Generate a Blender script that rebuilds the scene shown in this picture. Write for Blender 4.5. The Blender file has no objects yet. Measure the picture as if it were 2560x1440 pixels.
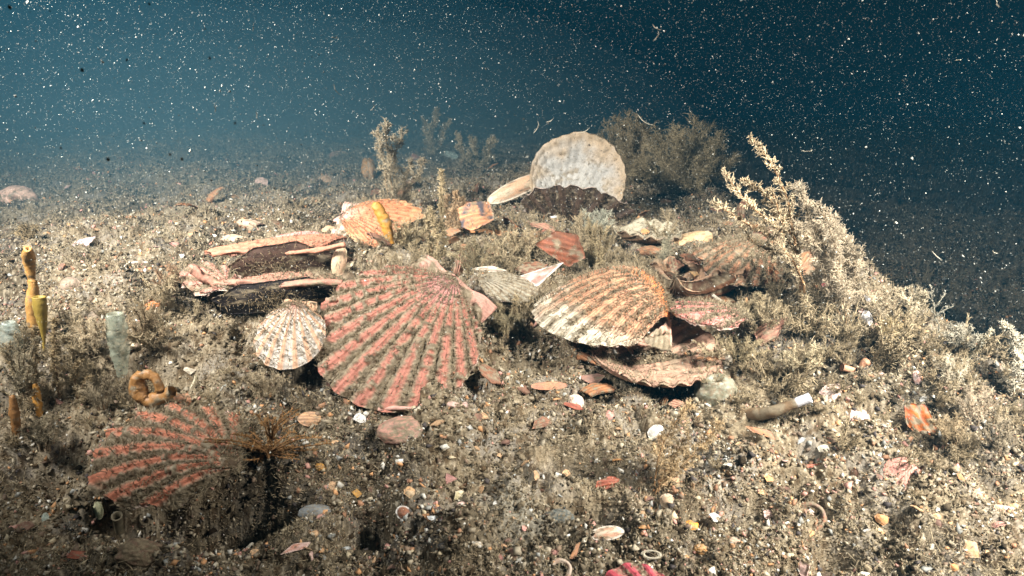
import bpy, math
import numpy as np
from mathutils import Vector
RS = np.random.RandomState(7)
S = bpy.context.scene
COL = S.collection
# ------------------------------------------------------------------ camera
PITCH = math.radians(15.7); FPX = 1668.0
cam_d = bpy.data.cameras.new("camera"); cam = bpy.data.objects.new("camera", cam_d); COL.objects.link(cam)
cam_d.sensor_width = 36; cam_d.lens = 36*FPX/2560; cam_d.clip_start = .02; cam_d.clip_end = 400
cam_d.dof.use_dof = True; cam_d.dof.focus_distance = 4.6; cam_d.dof.aperture_fstop = 2.4
cam.location = (0, 0, 0); cam.rotation_euler = (math.pi/2-PITCH, 0, 0)
S.camera = cam
# ------------------------------------------------------------------ world, sun, strobes, exposure
w = bpy.data.worlds.new("World"); S.world = w; w.use_nodes = True
bg = w.node_tree.nodes["Background"]; bg.inputs[0].default_value = (.010, .10, .16, 1); bg.inputs[1].default_value = .08
sun_d = bpy.data.lights.new("sun", 'SUN'); sun_d.energy = .12; sun_d.angle = math.radians(2); sun_d.color = (.75, .95, 1)
sun = bpy.data.objects.new("sun", sun_d); COL.objects.link(sun); sun.rotation_euler = (math.radians(38), 0, math.radians(-12))
def strobe(loc, aim, power, ang, blend, size=.45, color=(1, .97, .92)):
    d = bpy.data.lights.new("strobe", 'SPOT'); d.energy = power; d.spot_size = math.radians(ang); d.spot_blend = blend
    d.shadow_soft_size = size; d.color = color
    o = bpy.data.objects.new("strobe", d); COL.objects.link(o); o.location = loc
    o.rotation_euler = (Vector(aim)-Vector(loc)).to_track_quat('-Z', 'Y').to_euler()
    return o
strobe((-3.8, 2.0, 2.1), (-2.0, 6.6, .8), 5900, 130, 1.0, color=(1, .96, .92))
strobe((3.7, 1.2, 1.5), (1.6, 3.6, -1.9), 4300, 72, 1.0, color=(1, .95, .89))
S.view_settings.view_transform = 'Standard'; S.view_settings.look = 'None'; S.view_settings.exposure = 0; S.view_settings.gamma = 1
S.cycles.use_denoising = True
S.cycles.max_bounces = 4; S.cycles.diffuse_bounces = 2; S.cycles.glossy_bounces = 1; S.cycles.volume_bounces = 0
S.cycles.transmission_bounces = 2; S.cycles.transparent_max_bounces = 24
# ------------------------------------------------------------------ numpy noise
def _h(ix, iy, iz, seed):
    n = (ix.astype(np.int64)*73856093) ^ (iy.astype(np.int64)*19349663) ^ (iz.astype(np.int64)*83492791) ^ (seed*2654435)
    n = (n ^ (n >> 13))*1274126177 & 0x7fffffff
    n = (n ^ (n >> 16))*2246822519 & 0x7fffffff
    return ((n ^ (n >> 15)) & 0xffff)/65535.0
def vn(x, y, z=None, seed=1):
    x = np.asarray(x, float); y = np.asarray(y, float)
    ix, iy = np.floor(x), np.floor(y); fx, fy = x-ix, y-iy
    fx = fx*fx*(3-2*fx); fy = fy*fy*(3-2*fy)
    if z is None:
        z0 = np.zeros_like(ix)
        a = _h(ix, iy, z0, seed)*(1-fx)+_h(ix+1, iy, z0, seed)*fx
        b = _h(ix, iy+1, z0, seed)*(1-fx)+_h(ix+1, iy+1, z0, seed)*fx
        return a*(1-fy)+b*fy
    z = np.asarray(z, float); iz = np.floor(z); fz = z-iz; fz = fz*fz*(3-2*fz)
    r = 0
    for dz in (0, 1):
        a = _h(ix, iy, iz+dz, seed)*(1-fx)+_h(ix+1, iy, iz+dz, seed)*fx
        b = _h(ix, iy+1, iz+dz, seed)*(1-fx)+_h(ix+1, iy+1, iz+dz, seed)*fx
        r = r+(a*(1-fy)+b*fy)*(fz if dz else 1-fz)
    return r
def fbm(x, y, z=None, f=1., o=3, seed=1):
    s = 0; a = 1; t = 0
    for k in range(o):
        s = s+a*vn(x*f, y*f, None if z is None else z*f, seed+k*17); t += a; a *= .5; f *= 2.03
    return s/t
sst = lambda a, b, x: (lambda t: t*t*(3-2*t))(np.clip((x-a)/(b-a), 0, 1))
# ------------------------------------------------------------------ camera rays
CF = np.array([0, math.cos(PITCH), -math.sin(PITCH)]); CU = np.array([0, math.sin(PITCH), math.cos(PITCH)]); CR = np.array([1., 0, 0])
def ray(px, py):
    return CF+CR*((px-1280)/FPX)+CU*((720-py)/FPX)
# ------------------------------------------------------------------ terrain
YP = np.array([-5, 0, 1.5, 2.4, 3, 3.5, 4, 4.8, 6, 8, 12, 25, 80, 200]); ZP = np.array([-2.9, -2.6, -2.28, -2.02, -1.83, -1.62, -1.44, -1.26, -1.17, -1.12, -1.03, -.88, -2.0, -4])
_yy = np.linspace(-5, 200, 8000); _zz = np.interp(_yy, YP, ZP)
_k = np.hanning(25); _k /= _k.sum(); _zz = np.convolve(np.pad(_zz, 12, 'edge'), _k, 'valid')
PITS = []
def Hmac(x, y):
    z = np.interp(y, _yy, _zz)
    xe = 2.36+.46*(1-sst(3.5, 4.6, y))+.05*np.sin(y*2.7)+.2*sst(5, 9, y)
    z = z+.20*np.exp(-((x-2.2)/.75)**2)*sst(2.4, 4.0, y)*(1-sst(5, 7, y))
    z = z-1.15*sst(0, 1.5, x-xe)*(1-.5*sst(14, 30, y))
    z = z-.16*sst(-.9, -2.6, x)*(1-sst(3.2, 4.2, y))
    z = z+.30*sst(-1., -6, x)*sst(6, 12, y)
    z = z+.14*(fbm(x, y, f=.8, o=2, seed=5)-.5)+.08*(fbm(x, y, f=2.4, o=2, seed=9)-.5)
    return z
def Hmic(x, y):
    d = np.hypot(x, y)
    z = .24*(fbm(x, y, f=4.2, o=2, seed=21)-.5)
    b = np.abs(fbm(x, y, f=13, o=3, seed=31)-.5)
    z = z-.11*b+.03
    z = z-.06*sst(.50, .85, fbm(x, y, f=7, o=3, seed=51))
    z = z+.022*(fbm(x, y, f=34, o=3, seed=41)-.5)
    return z
def H(x, y):
    x = np.asarray(x, float); y = np.asarray(y, float)
    z = Hmac(x, y)+Hmic(x, y)
    for (a, b, rx, ry, dp) in PITS:
        q = ((x-a)/rx)**2+((y-b)/ry)**2
        z = z-dp*np.exp(-q**1.5)
    return z
_T = np.geomspace(.8, 90, 1500)
def hit(px, py):
    r = ray(px, py); P = r[None]*_T[:, None]
    g = P[:, 2]-Hmac(P[:, 0], P[:, 1])
    i = np.argmax(g < 0)
    if g[i] >= 0: return P[-1]
    t = _T[i-1]+(_T[i]-_T[i-1])*g[i-1]/(g[i-1]-g[i])
    return r*t
def pit(px, py, wpx, hpx, dp):
    P = hit(px, py); PITS.append((P[0], P[1], wpx*P[1]/FPX/2, hpx, dp*(2.0 if wpx < 230 else (.7 if wpx > 500 else 1.2))))
for a in [(700, 770, 330, .14, .22), (520, 1265, 600, .20, .55), (330, 1190, 220, .14, .22), (960, 1105, 210, .07, .13),
          (1730, 830, 260, .14, .20), (1300, 905, 170, .07, .10), (1420, 1150, 150, .08, .13), (930, 1290, 130, .09, .16), (760, 955, 150, .07, .12),
          (340, 940, 260, .12, .18), (1600, 955, 300, .09, .13), (2040, 1240, 120, .08, .12), (2090, 1370, 130, .07, .1), (1860, 1260, 170, .06, .08),
          (1120, 650, 420, .13, .10), (1440, 650, 200, .15, .13), (1460, 1260, 160, .07, .1), (1450, 520, 200, .15, .15), (2240, 1030, 70, .07, .08),
          (1980, 1180, 90, .05, .08), (120, 1150, 220, .2, .16), (2190, 1010, 80, .06, .09), (2310, 1160, 60, .05, .07), (1750, 1290, 90, .05, .06)]:
    pit(*a)
def Zat(x, y): return float(H(np.array([x]), np.array([y]))[0])
def gn(x, y, e=.12):
    n = np.array([-(Hmac(x+e, y)-Hmac(x-e, y))/(2*e), -(Hmac(x, y+e)-Hmac(x, y-e))/(2*e), 1.])
    return n/np.linalg.norm(n)
def norm(v): v = np.asarray(v, float); return v/(np.linalg.norm(v, axis=-1, keepdims=True)+1e-12)
# ------------------------------------------------------------------ mesh helpers
def mesh_obj(name, V, F, C=None, mat=None, parent=None, origin=None, smooth=False):
    """V (n,3), F list of (m,k) int arrays, C (n,3) linear colours"""
    if not isinstance(F, list): F = [F]
    F = [np.asarray(f, np.int32) for f in F if len(f)]
    V = np.asarray(V, np.float32)
    if origin is not None: V = V-np.asarray(origin, np.float32)
    me = bpy.data.meshes.new(name)
    me.vertices.add(len(V)); me.vertices.foreach_set("co", V.ravel())
    nl = sum(f.size for f in F); npoly = sum(len(f) for f in F)
    me.loops.add(nl); me.loops.foreach_set("vertex_index", np.concatenate([f.ravel() for f in F]))
    me.polygons.add(npoly)
    tot = np.concatenate([np.full(len(f), f.shape[1], np.int32) for f in F])
    me.polygons.foreach_set("loop_start", np.concatenate([[0], np.cumsum(tot)[:-1]]).astype(np.int32))
    me.update(calc_edges=True)
    if smooth: me.polygons.foreach_set("use_smooth", np.ones(npoly, bool))
    if C is not None:
        a = me.color_attributes.new("Col", 'FLOAT_COLOR', 'POINT')
        a.data.foreach_set("color", np.concatenate([np.clip(C, 0, 1), np.ones((len(V), 1))], 1).astype(np.float32).ravel())
    if mat: me.materials.append(mat)
    o = bpy.data.objects.new(name, me); COL.objects.link(o)
    if parent is not None: o.parent = parent
    elif origin is not None: o.location = origin
    return o
def tag(o, label=None, cat=None, group=None, kind=None):
    if label: o["label"] = label
    if cat: o["category"] = cat
    if group: o["group"] = group
    if kind: o["kind"] = kind
    return o
def empty(name, loc, label, cat, group=None):
    o = bpy.data.objects.new(name, None); COL.objects.link(o); o.location = loc; o.empty_display_size = .05
    return tag(o, label, cat, group)
def prisms(P0, P1, r0, r1, k=3):
    """tapered k-sided tubes, returns V, F(quads), idx of source per vertex"""
    P0 = np.asarray(P0); P1 = np.asarray(P1); n = len(P0)
    r0 = np.broadcast_to(np.asarray(r0, float).reshape(-1, 1), (n, 1)); r1 = np.broadcast_to(np.asarray(r1, float).reshape(-1, 1), (n, 1))
    d = norm(P1-P0)
    a = norm(np.cross(d, np.where(np.abs(d[:, 2:3]) < .9, [[0, 0, 1.]], [[1., 0, 0]]))); b = np.cross(d, a)
    V = np.empty((n, 2*k, 3))
    for j in range(k):
        c, s = math.cos(2*math.pi*j/k), math.sin(2*math.pi*j/k)
        V[:, j] = P0+(a*c+b*s)*r0; V[:, k+j] = P1+(a*c+b*s)*r1
    i0 = (np.arange(n)*2*k)[:, None]
    F = np.concatenate([i0+np.array([[j, (j+1) % k, k+(j+1) % k, k+j]]) for j in range(k)], 0)
    return V.reshape(-1, 3), F, np.repeat(np.arange(n), 2*k)
def grid_faces(nu, nv, wrap=False, off=0, flip=False):
    i = np.arange(nu-1)[:, None]; j = np.arange(nv if wrap else nv-1)[None]
    a = i*nv+j; b = i*nv+(j+1) % nv; c = (i+1)*nv+(j+1) % nv; d = (i+1)*nv+j
    F = np.stack([a, b, c, d], -1).reshape(-1, 4)+off
    return F[:, ::-1] if flip else F
# ------------------------------------------------------------------ materials
def new_mat(name, rough=.8, spec=.25, bump=.3, bscale=60, nscale=40, nmix=.35, dark=.55, sss=0, trans=0, tint=None):
    m = bpy.data.materials.new(name); m.use_nodes = True; nt = m.node_tree; N = nt.nodes; L = nt.links
    b = N["Principled BSDF"]; b.inputs["Roughness"].default_value = rough; b.inputs["Specular IOR Level"].default_value = spec
    at = N.new("ShaderNodeVertexColor"); at.layer_name = "Col"
    tc = N.new("ShaderNodeTexCoord")
    geo = N.new("ShaderNodeNewGeometry")
    n1 = N.new("ShaderNodeTexNoise"); n1.inputs["Scale"].default_value = nscale; n1.inputs["Detail"].default_value = 5; n1.inputs["Roughness"].default_value = .7
    L.new(geo.outputs["Position"], n1.inputs["Vector"])
    mr = N.new("ShaderNodeMapRange"); mr.inputs["From Min"].default_value = .3; mr.inputs["From Max"].default_value = .7
    mr.inputs["To Min"].default_value = dark; mr.inputs["To Max"].default_value = 2-dark-.15
    L.new(n1.outputs["Fac"], mr.inputs["Value"])
    mx = N.new("ShaderNodeMix"); mx.data_type = 'RGBA'; mx.blend_type = 'MULTIPLY'; mx.inputs[0].default_value = 1
    L.new(at.outputs["Color"], mx.inputs[6]); L.new(mr.outputs["Result"], mx.inputs[7])
    L.new(mx.outputs[2], b.inputs["Base Color"])
    n2 = N.new("ShaderNodeTexNoise"); n2.inputs["Scale"].default_value = bscale; n2.inputs["Detail"].default_value = 4; n2.inputs["Roughness"].default_value = .65
    L.new(geo.outputs["Position"], n2.inputs["Vector"])
    bp = N.new("ShaderNodeBump"); bp.inputs["Strength"].default_value = bump; bp.inputs["Distance"].default_value = .01
    L.new(n2.outputs["Fac"], bp.inputs["Height"]); L.new(bp.outputs["Normal"], b.inputs["Normal"])
    if trans:
        b.inputs["Subsurface Weight"].default_value = trans; b.inputs["Subsurface Radius"].default_value = (.05, .05, .05)
    return m
M_silt = new_mat("silt", rough=.95, spec=.1, bump=.8, bscale=90, nscale=70, dark=.5)
M_shell = new_mat("shell", rough=.62, spec=.3, bump=.35, bscale=110, nscale=55, dark=.72)
M_grit = new_mat("grit", rough=.7, spec=.25, bump=.2, bscale=120, nscale=80, dark=.75)
M_hyd = new_mat("hydroid", rough=.9, spec=.1, bump=0, nscale=60, dark=.7)
M_soft = new_mat("soft_body", rough=.5, spec=.4, bump=.4, bscale=60, nscale=40, dark=.8, trans=.25)
M_glassy = new_mat("glassy_body", rough=.35, spec=.4, bump=.25, bscale=40, nscale=30, dark=.8, trans=.2)
M_glassy.node_tree.nodes["Principled BSDF"].inputs["Alpha"].default_value = .38
M_snow = new_mat("drift", rough=.8, spec=.1, bump=0, nscale=5, dark=.8)
SILT = np.array([.225, .18, .115]); SILTD = np.array([.085, .055, .028]); SILTL = np.array([.50, .43, .31])
def silt_c(P, s=1.):
    a = fbm(P[:, 0], P[:, 1], P[:, 2], f=18*s, o=3, seed=77)[:, None]; b = vn(P[:, 0]*90*s, P[:, 1]*90*s, P[:, 2]*90*s, 78)[:, None]
    c = SILT*(1-sst(.45, .75, a))+SILTD*sst(.45, .75, a)
    return c*(1-.5*sst(.6, .95, b))+SILTL*.5*sst(.6, .95, b)
# ------------------------------------------------------------------ ground sheet
def build_ground():
    th = np.concatenate([np.linspace(-100, -46, 60)[:-1], np.linspace(-46, 46, 1250), np.linspace(46, 100, 60)[1:]])
    th = np.radians(th)
    r = np.concatenate([np.geomspace(.25, 1.9, 40)[:-1], np.geomspace(1.9, 9, 560)[:-1], np.geomspace(9, 200, 170)])
    R, T = np.meshgrid(r, th, indexing='ij')
    X = (R*np.sin(T)).ravel(); Y = (R*np.cos(T)).ravel()-.2*0
    Z = H(X, Y)
    V = np.stack([X, Y, Z], 1)
    far = sst(9, 20, np.hypot(X, Y))[:, None]
    a = fbm(X, Y, Z, f=5, o=4, seed=3)[:, None]; b = fbm(X, Y, Z, f=26, o=3, seed=4)[:, None]; c = vn(X*75, Y*75, Z*75, seed=6)[:, None]
    C = SILT*(1-sst(.45, .7, a))+np.array([.24, .21, .165])*sst(.45, .7, a)
    C = C*(1-.85*sst(.48, .66, b))+SILTD*.85*sst(.48, .66, b)
    e_ = fbm(X, Y, Z, f=1.6, o=2, seed=88)[:, None]; C = C*(1-.5*sst(.42, .66, e_))
    C = C*(1-.6*sst(.62, .9, c))+SILTL*.6*sst(.62, .9, c)
    # smooth grey mud patch low in the middle
    P = hit(1290, 1290); g = np.exp(-(((X-P[0]+.35*(Y-P[1]))/.13)**2+((Y-P[1])/.16)**2))[:, None]
    C = C*(1-g*.8)+np.array([.27, .255, .205])*g*.8
    o = mesh_obj("seabed", V, grid_faces(len(r), len(th)), C, M_silt, smooth=True)
    tag(o, "lumpy tan silt seabed rising into a mound of shells", None, None, "structure")
build_ground()
# ------------------------------------------------------------------ haze of the water
def build_haze():
    x0, x1, y0, y1, z0, z1 = -60, 60, -12, 190, -9, 5.2
    V = [(x, y, z) for x in (x0, x1) for y in (y0, y1) for z in (z0, z1)]
    F = [[0, 1, 3, 2], [4, 6, 7, 5], [0, 4, 5, 1], [2, 3, 7, 6], [0, 2, 6, 4], [1, 5, 7, 3]]
    m = bpy.data.materials.new("haze"); m.use_nodes = True; nt = m.node_tree; nt.nodes.clear()
    out = nt.nodes.new("ShaderNodeOutputMaterial"); v = nt.nodes.new("ShaderNodeVolumePrincipled")
    v.inputs["Color"].default_value = (.05, .36, .58, 1); v.inputs["Density"].default_value = .012
    v.inputs["Anisotropy"].default_value = .1
    nt.links.new(v.outputs[0], out.inputs["Volume"])
    o = mesh_obj("haze", np.array(V, float), np.array(F), None, m)
    tag(o, "blue green murk of the sea water", None, None, "stuff")
build_haze()
def build_cloud():
    m = bpy.data.materials.new("silt_cloud"); m.use_nodes = True; nt = m.node_tree; nt.nodes.clear()
    out = nt.nodes.new("ShaderNodeOutputMaterial"); v = nt.nodes.new("ShaderNodeVolumePrincipled")
    v.inputs["Color"].default_value = (.26, .52, .62, 1); v.inputs["Density"].default_value = .022
    nt.links.new(v.outputs[0], out.inputs["Volume"])
    u = np.linspace(.01, math.pi-.01, 24)[:, None]; a = np.linspace(0, 2*math.pi, 40, endpoint=False)[None]
    for (rx, ry, rz, cx, cy, cz) in [(5.5, 5, .9, -7.2, 12, -1.0), (6.5, 6, 1.2, -7, 12.4, -1.0), (7.6, 6.6, 1.55, -7.2, 12.8, -.95), (8.8, 7.4, 2.0, -7.3, 13, -.9), (10, 8, 2.5, -7.4, 13.5, -.8), (11.5, 8.6, 3.1, -7.8, 13.8, -.7)]:
        D = np.stack([np.sin(u)*np.cos(a)*rx+cx, np.sin(u)*np.sin(a)*ry+cy, np.cos(u)*rz+cz+0*a], -1).reshape(-1, 3)
        F = [grid_faces(24, 40, True)[:, ::-1], np.arange(40)[None], np.arange(23*40, 24*40)[None, ::-1]]
        tag(mesh_obj("silt_cloud", D, F, None, m), "pale cloud of stirred silt hanging over the far left seabed", None, None, "stuff")
build_cloud()
# ------------------------------------------------------------------ scallops
def anchor(cpx, cpy, foot):
    r = ray(cpx, cpy); F = hit(*foot)
    return r*(F[1]/r[1])
def on_plane(px, py, P, n):
    r = ray(px, py); return r*(np.dot(P, n)/np.dot(r, n))
def growth(V, Nn, n, c, L=(.015, .05), rad=.0022):
    i = RS.randint(0, len(V), n)
    P = V[i]+RS.normal(0, .004, (n, 3)); D = norm(norm(Nn[i])*.9+RS.normal(0, .6, (n, 3))+[0, 0, .3])
    l = RS.uniform(*L, n)[:, None]; Q = P+D*l*.5; Rr = Q+norm(D+RS.normal(0, .5, (n, 3)))*l*.5
    v1, f1, s1 = prisms(P, Q, rad, rad*.9); v2, f2, s2 = prisms(Q, Rr, rad*.9, rad*.4)
    cc = np.array(c)*RS.uniform(.5, 1.3, (n, 1))
    return np.concatenate([v1, v2]), np.concatenate([f1, f2+len(v1)]), np.concatenate([cc[s1], cc[s2]])
def vnormals(G):
    du = np.gradient(G, axis=0); dv = np.gradient(G, axis=1); return norm(np.cross(du, dv))
def scallop(label, hinge, tip, at, foot, n, wr=1., nr=14, amp=.02, bulge=.17, flip=False, rib=(.5, .16, .11), gro=(.38, .22, .15), inner=(.55, .42, .34),
            silt=.5, ears=(1, 1), res=(90, 260), fuzz=500, broken=0., ribw=(.0, .7), th=.022, group=None, twoc=None, lines=.3, cat="scallop shell", name="scallop_shell", sharp=1., umbo=None, earc=None, fuzzc=(.27, .22, .14), seed=None, wave=.02, skew=0.):
    n = norm(n); P = anchor(at[0], at[1], foot)
    A = on_plane(*hinge, P, n); B = on_plane(*tip, P, n)
    ez = -n if flip else n
    R = np.linalg.norm(B-A); ey = (B-A)/R; ex = np.cross(ey, ez)
    sd = seed or int(hinge[0]+tip[1]*3)
    TH = math.radians(63); nt_, na = res
    t = np.linspace(.0, 1, nt_)[:, None]**.8; u = np.linspace(-1, 1, na)[None]; a = u*TH
    c_, a_ = .53, .502
    ro = c_*np.cos(a)+np.sqrt(np.maximum(a_**2-(c_*np.sin(a))**2, 1e-4))
    ph = nr*math.pi*u+.8*np.sin(u*2)
    rb = np.cos(ph); rbs = np.sign(rb)*np.abs(rb)**sharp
    ro = ro*(1+min(.012, amp)*rbs)*(1-broken*np.maximum(0, vn(u*3.1+sd, u*0+sd*.37, seed=sd % 91)-.45)*1.6-broken*.25*(vn(u*19+sd, u*0, seed=5)-.5))
    r = t*ro
    X = r*np.sin(a)*wr; Y = r*np.cos(a)+skew*r*r*u
    edge = np.clip(1-np.abs(u)**6, 0, 1)**.5
    dome = np.sin(np.pi*np.clip(t, 0, 1)**.62)**.9*(.25+.75*np.cos(u*math.pi/2)**.6)
    Z = bulge*dome+amp*rbs*np.sqrt(t)*.5+wave*(fbm(X*4+sd, Y*4, f=1, o=2, seed=sd % 50)-.5)*t
    Z = Z+.004*np.sin(t*55+3*vn(X*5, Y*5, seed=8))*t                       # growth steps
    fine = np.cos(ph*6); Z = Z+.0018*fine*t
    G = np.stack([X, Y, Z], -1)*R
    Nn = vnormals(G); Nn = Nn*np.sign(Nn[..., 2:3]+1e-9)
    # colours
    pn = fbm(G[..., 0]*1+sd, G[..., 1], f=7/R, o=3, seed=12); p2 = fbm(G[..., 0]+sd, G[..., 1], f=30/R, o=3, seed=13)
    ribm = sst(ribw[0], ribw[1], rb+0*t)[..., None]
    C = np.array(rib)*ribm+np.array(gro)*(1-ribm)
    if twoc is not None:
        tm = sst(twoc[1], twoc[2], t+(pn-.5)*.5+0*u)[..., None]; C = C*(1-tm)+np.array(twoc[0])*tm
    if umbo is not None:
        um = (1-sst(.08, .34, t+(pn-.5)*.2+0*u))[..., None]; C = C*(1-um)+np.array(umbo)*um
    C = C*(1-lines*.5*(1-np.clip(fine+.6, 0, 1))[..., None]*np.ones_like(C))*(1+.22*np.sin(t*42+4*pn))[..., None]**lines
    sm = silt*1.75*(1-.80*ribm[..., 0])+(pn-.5)*1.0*(.3+silt)+(p2-.5)*1.9*min(1, .25+silt*1.3)+silt*.35-.42-1.1*(1-sst(.12, .34, t))*(1 if umbo is not None else 0)
    sm = sst(.02, .56, sm)
    Wp = A+G[..., 0:1]*ex+G[..., 1:2]*ey+G[..., 2:3]*ez
    flat = Wp.reshape(-1, 3)
    sc = silt_c(flat, 1.6).reshape(C.shape)
    if flip:  # inside faces the viewer: the outer side stays dull
        C = C*.75+sc*.25*0+C*.0
    C = C*(1-sm[..., None])+sc*sm[..., None]
    if not flip:
        G = G+Nn*(min(1, R/.8)**1.5*sm*(.006+.020*fbm(Wp[..., 0], Wp[..., 1], Wp[..., 2], f=42, o=3, seed=19)))[..., None]
    def wld(g): return A+g[..., 0:1]*ex+g[..., 1:2]*ey+g[..., 2:3]*ez
    top = wld(G).reshape(-1, 3)
    Gb = G-Nn*(th*(.55+.45*t)[..., None]*np.ones_like(G))*R
    bot = wld(Gb).reshape(-1, 3)
    nV = len(top)
    Ci = np.array(inner)*(.75+.5*pn[..., None])
    si = sst(.48, .68, p2*.6+pn*.4+silt*.18-.05)[..., None]*(.8 if flip else .4)
    sci = silt_c(bot, 1.3).reshape(C.shape)
    if flip and twoc is not None: Ci = Ci*(1-tm)+np.array(twoc[0])*tm
    Ci = Ci*(1-si)+sci*si
    F = [grid_faces(nt_, na), grid_faces(nt_, na, off=nV, flip=True)]
    j = np.arange(na-1); e = (nt_-1)*na
    F.append(np.stack([e+j, e+j+1, nV+e+j+1, nV+e+j], 1)[:, ::-1])
    i = np.arange(nt_-1)*na
    F.append(np.stack([i, i+na, nV+i+na, nV+i], 1)[:, ::-1]); i = i+na-1
    F.append(np.stack([i, i+na, nV+i+na, nV+i], 1))
    root = empty(name, A, label, cat, group)
    mesh_obj("valve", np.concatenate([top, bot]), F, np.concatenate([C.reshape(-1, 3), Ci.reshape(-1, 3)]), M_shell, root, A, smooth=True)
    # ears
    for sgn, on in zip((-1, 1), ears):
        if not on: continue
        g = np.linspace(0, 1, 26); U, Vv = np.meshgrid(g, g, indexing='ij')
        rs = .40; sh = math.sin(TH); chh = math.cos(TH)
        a0 = np.array([0, -.01]); b0 = np.array([sgn*.40*wr*on, -.035]); c0 = np.array([sgn*(.16+.20*on)*wr, .20*on]); d0 = np.array([sgn*sh*rs*wr*.97, chh*rs])
        Q = a0*((1-U)*(1-Vv))[..., None]+b0*(U*(1-Vv))[..., None]+c0*(U*Vv)[..., None]+d0*((1-U)*Vv)[..., None]
        z = .016*np.cos(U*9+Vv*2)+.03*(1-U)*(1-Vv)+.006*np.sin(Vv*40)
        Ge = np.concatenate([Q, z[..., None]], -1)*R; Ne = np.array([0, 0, 1.])
        pe = fbm(Ge[..., 0]+sd, Ge[..., 1]+sgn, f=14/R, o=3, seed=14)
        Ce = np.array(earc or rib)*(.8+.4*pe[..., None])
        se = sst(.46-.2*silt, .62-.16*silt, pe-.25*(1-sst(0, .14, Vv)))[..., None]
        we = wld(Ge); Ce = Ce*(1-se)+silt_c(we.reshape(-1, 3), 1.6).reshape(Ce.shape)*se
        if not flip: we = we+ez*(se*.014*vn(we[..., 0]*50, we[..., 1]*50, we[..., 2]*50)[..., None])
        wb = we-ez*.018*R
        V = np.concatenate([we.reshape(-1, 3), wb.reshape(-1, 3)]); m = 26*26
        k = np.arange(25)
        Fe = [grid_faces(26, 26, flip=sgn > 0), grid_faces(26, 26, off=m, flip=sgn < 0)]
        for ring in (k, k*26, k+25*26, k*26+25):
            st = 1 if ring is k or (len(ring) and ring[0] == 25*26) else 26
            Fe.append(np.stack([ring, ring+st, ring+st+m, ring+m], 1))
        mesh_obj("ear", V, Fe, np.concatenate([Ce.reshape(-1, 3), Ce.reshape(-1, 3)*.8]), M_shell, root, A, smooth=True)
    if fuzz:
        v, f, c = growth(bot if flip else top, ((-1 if flip else 1)*(Nn[..., 0:1]*ex+Nn[..., 1:2]*ey+Nn[..., 2:3]*ez)).reshape(-1, 3), fuzz, fuzzc)
        mesh_obj("silt_fuzz", v, f, c, M_hyd, root, A)
    return root
PK = (.58, .17, .12); PKL = (.66, .36, .30); ORG = (.62, .26, .10); TAN = (.42, .29, .17)
scallop("large pink ribbed scallop shell fanned face up on the slope, biggest pink one", (1138, 702), (852, 970), (985, 830), (985, 900), (.06, -.66, .75), wr=1.03, nr=14, amp=.050, bulge=.09, ribw=(-.25, .85),
        rib=(.42, .165, .115), gro=(.33, .18, .12), ears=(.8, .72), silt=.64, res=(170, 520), fuzz=2600, umbo=(.66, .34, .30), earc=(.44, .24, .18), th=.02)
scallop("small white and orange striped scallop shell below the dark hollow", (750, 756), (702, 918), (705, 840), (700, 915), (-.1, -.75, .66), wr=1.04, umbo=(.42, .24, .18), nr=10, amp=.035, bulge=.15,
        rib=(.56, .34, .21), gro=(.60, .54, .46), silt=.22, res=(90, 260), fuzz=500, ears=(.6, .6))
scallop("big humped orange brown scallop shell with fine lines and a bright orange beak", (1674, 812), (1348, 766), (1500, 805), (1480, 880), (.04, -.10, 1), wr=1.05, nr=18, amp=.016, bulge=.40,
        rib=(.60, .30, .17), gro=(.40, .22, .12), silt=.30, res=(170, 420), fuzz=3000, umbo=(.80, .27, .08), twoc=((.72, .64, .48), .72, 1.0), lines=.8, earc=(.62, .36, .26))
scallop("open lower scallop valve with a toothed rim under the humped shell", (1480, 880), (1795, 872), (1640, 880), (1640, 930), (.02, -.33, .94), wr=.80, nr=17, amp=.03, bulge=.16, flip=True,
        rib=(.45, .25, .16), inner=(.52, .32, .22), silt=.35, res=(80, 300), fuzz=900, ears=(0, 0))
scallop("pink edged scallop valve roofing the black hollow at the right", (1870, 800), (1682, 772), (1770, 775), (1770, 850), (.1, -.10, .98), wr=.8, nr=6, amp=.04, bulge=.12,
        rib=(.62, .24, .20), gro=(.5, .24, .19), silt=.40, lines=.1, res=(70, 220), fuzz=1100, ears=(0, 0), th=.04)
scallop("white scallop valve standing upright with its smooth inside showing", (1398, 560), (1486, 343), (1450, 440), (1450, 545), (-.18, -.93, .25), wr=1.06, nr=19, amp=.005, broken=.03, bulge=.13, flip=True, wave=.05,
        rib=(.5, .42, .34), inner=(.34, .325, .285), silt=.0, twoc=((.36, .27, .17), .66, 1.05), res=(90, 260), fuzz=250, ears=(1, 1), skew=.0)
scallop("brown scallop valve painted darker for shade, wavy rim in front of the upright white one", (1420, 580), (1462, 455), (1450, 500), (1450, 560), (-.10, -.80, -.55), wr=1.6, nr=10, amp=.05, bulge=.14, broken=.25,
        rib=(.08, .048, .03), gro=(.045, .028, .018), silt=.25, res=(80, 240), fuzz=2600, fuzzc=(.15, .105, .06), ears=(0, 0))  # brown and fuzz taken darker to paint shade onto this strobe-lit face
scallop("flat orange scallop shell with a knobbly pale hinge by the amber sponge", (850, 548), (1058, 562), (950, 555), (950, 600), (.05, -.42, .9), wr=1.0, nr=22, amp=.016, bulge=.12,
        rib=(.60, .25, .12), gro=(.52, .19, .09), silt=.10, res=(90, 300), fuzz=500, umbo=(.72, .40, .32), broken=.3, earc=(.72, .45, .36), twoc=((.60, .36, .18), .7, 1.1))
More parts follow.
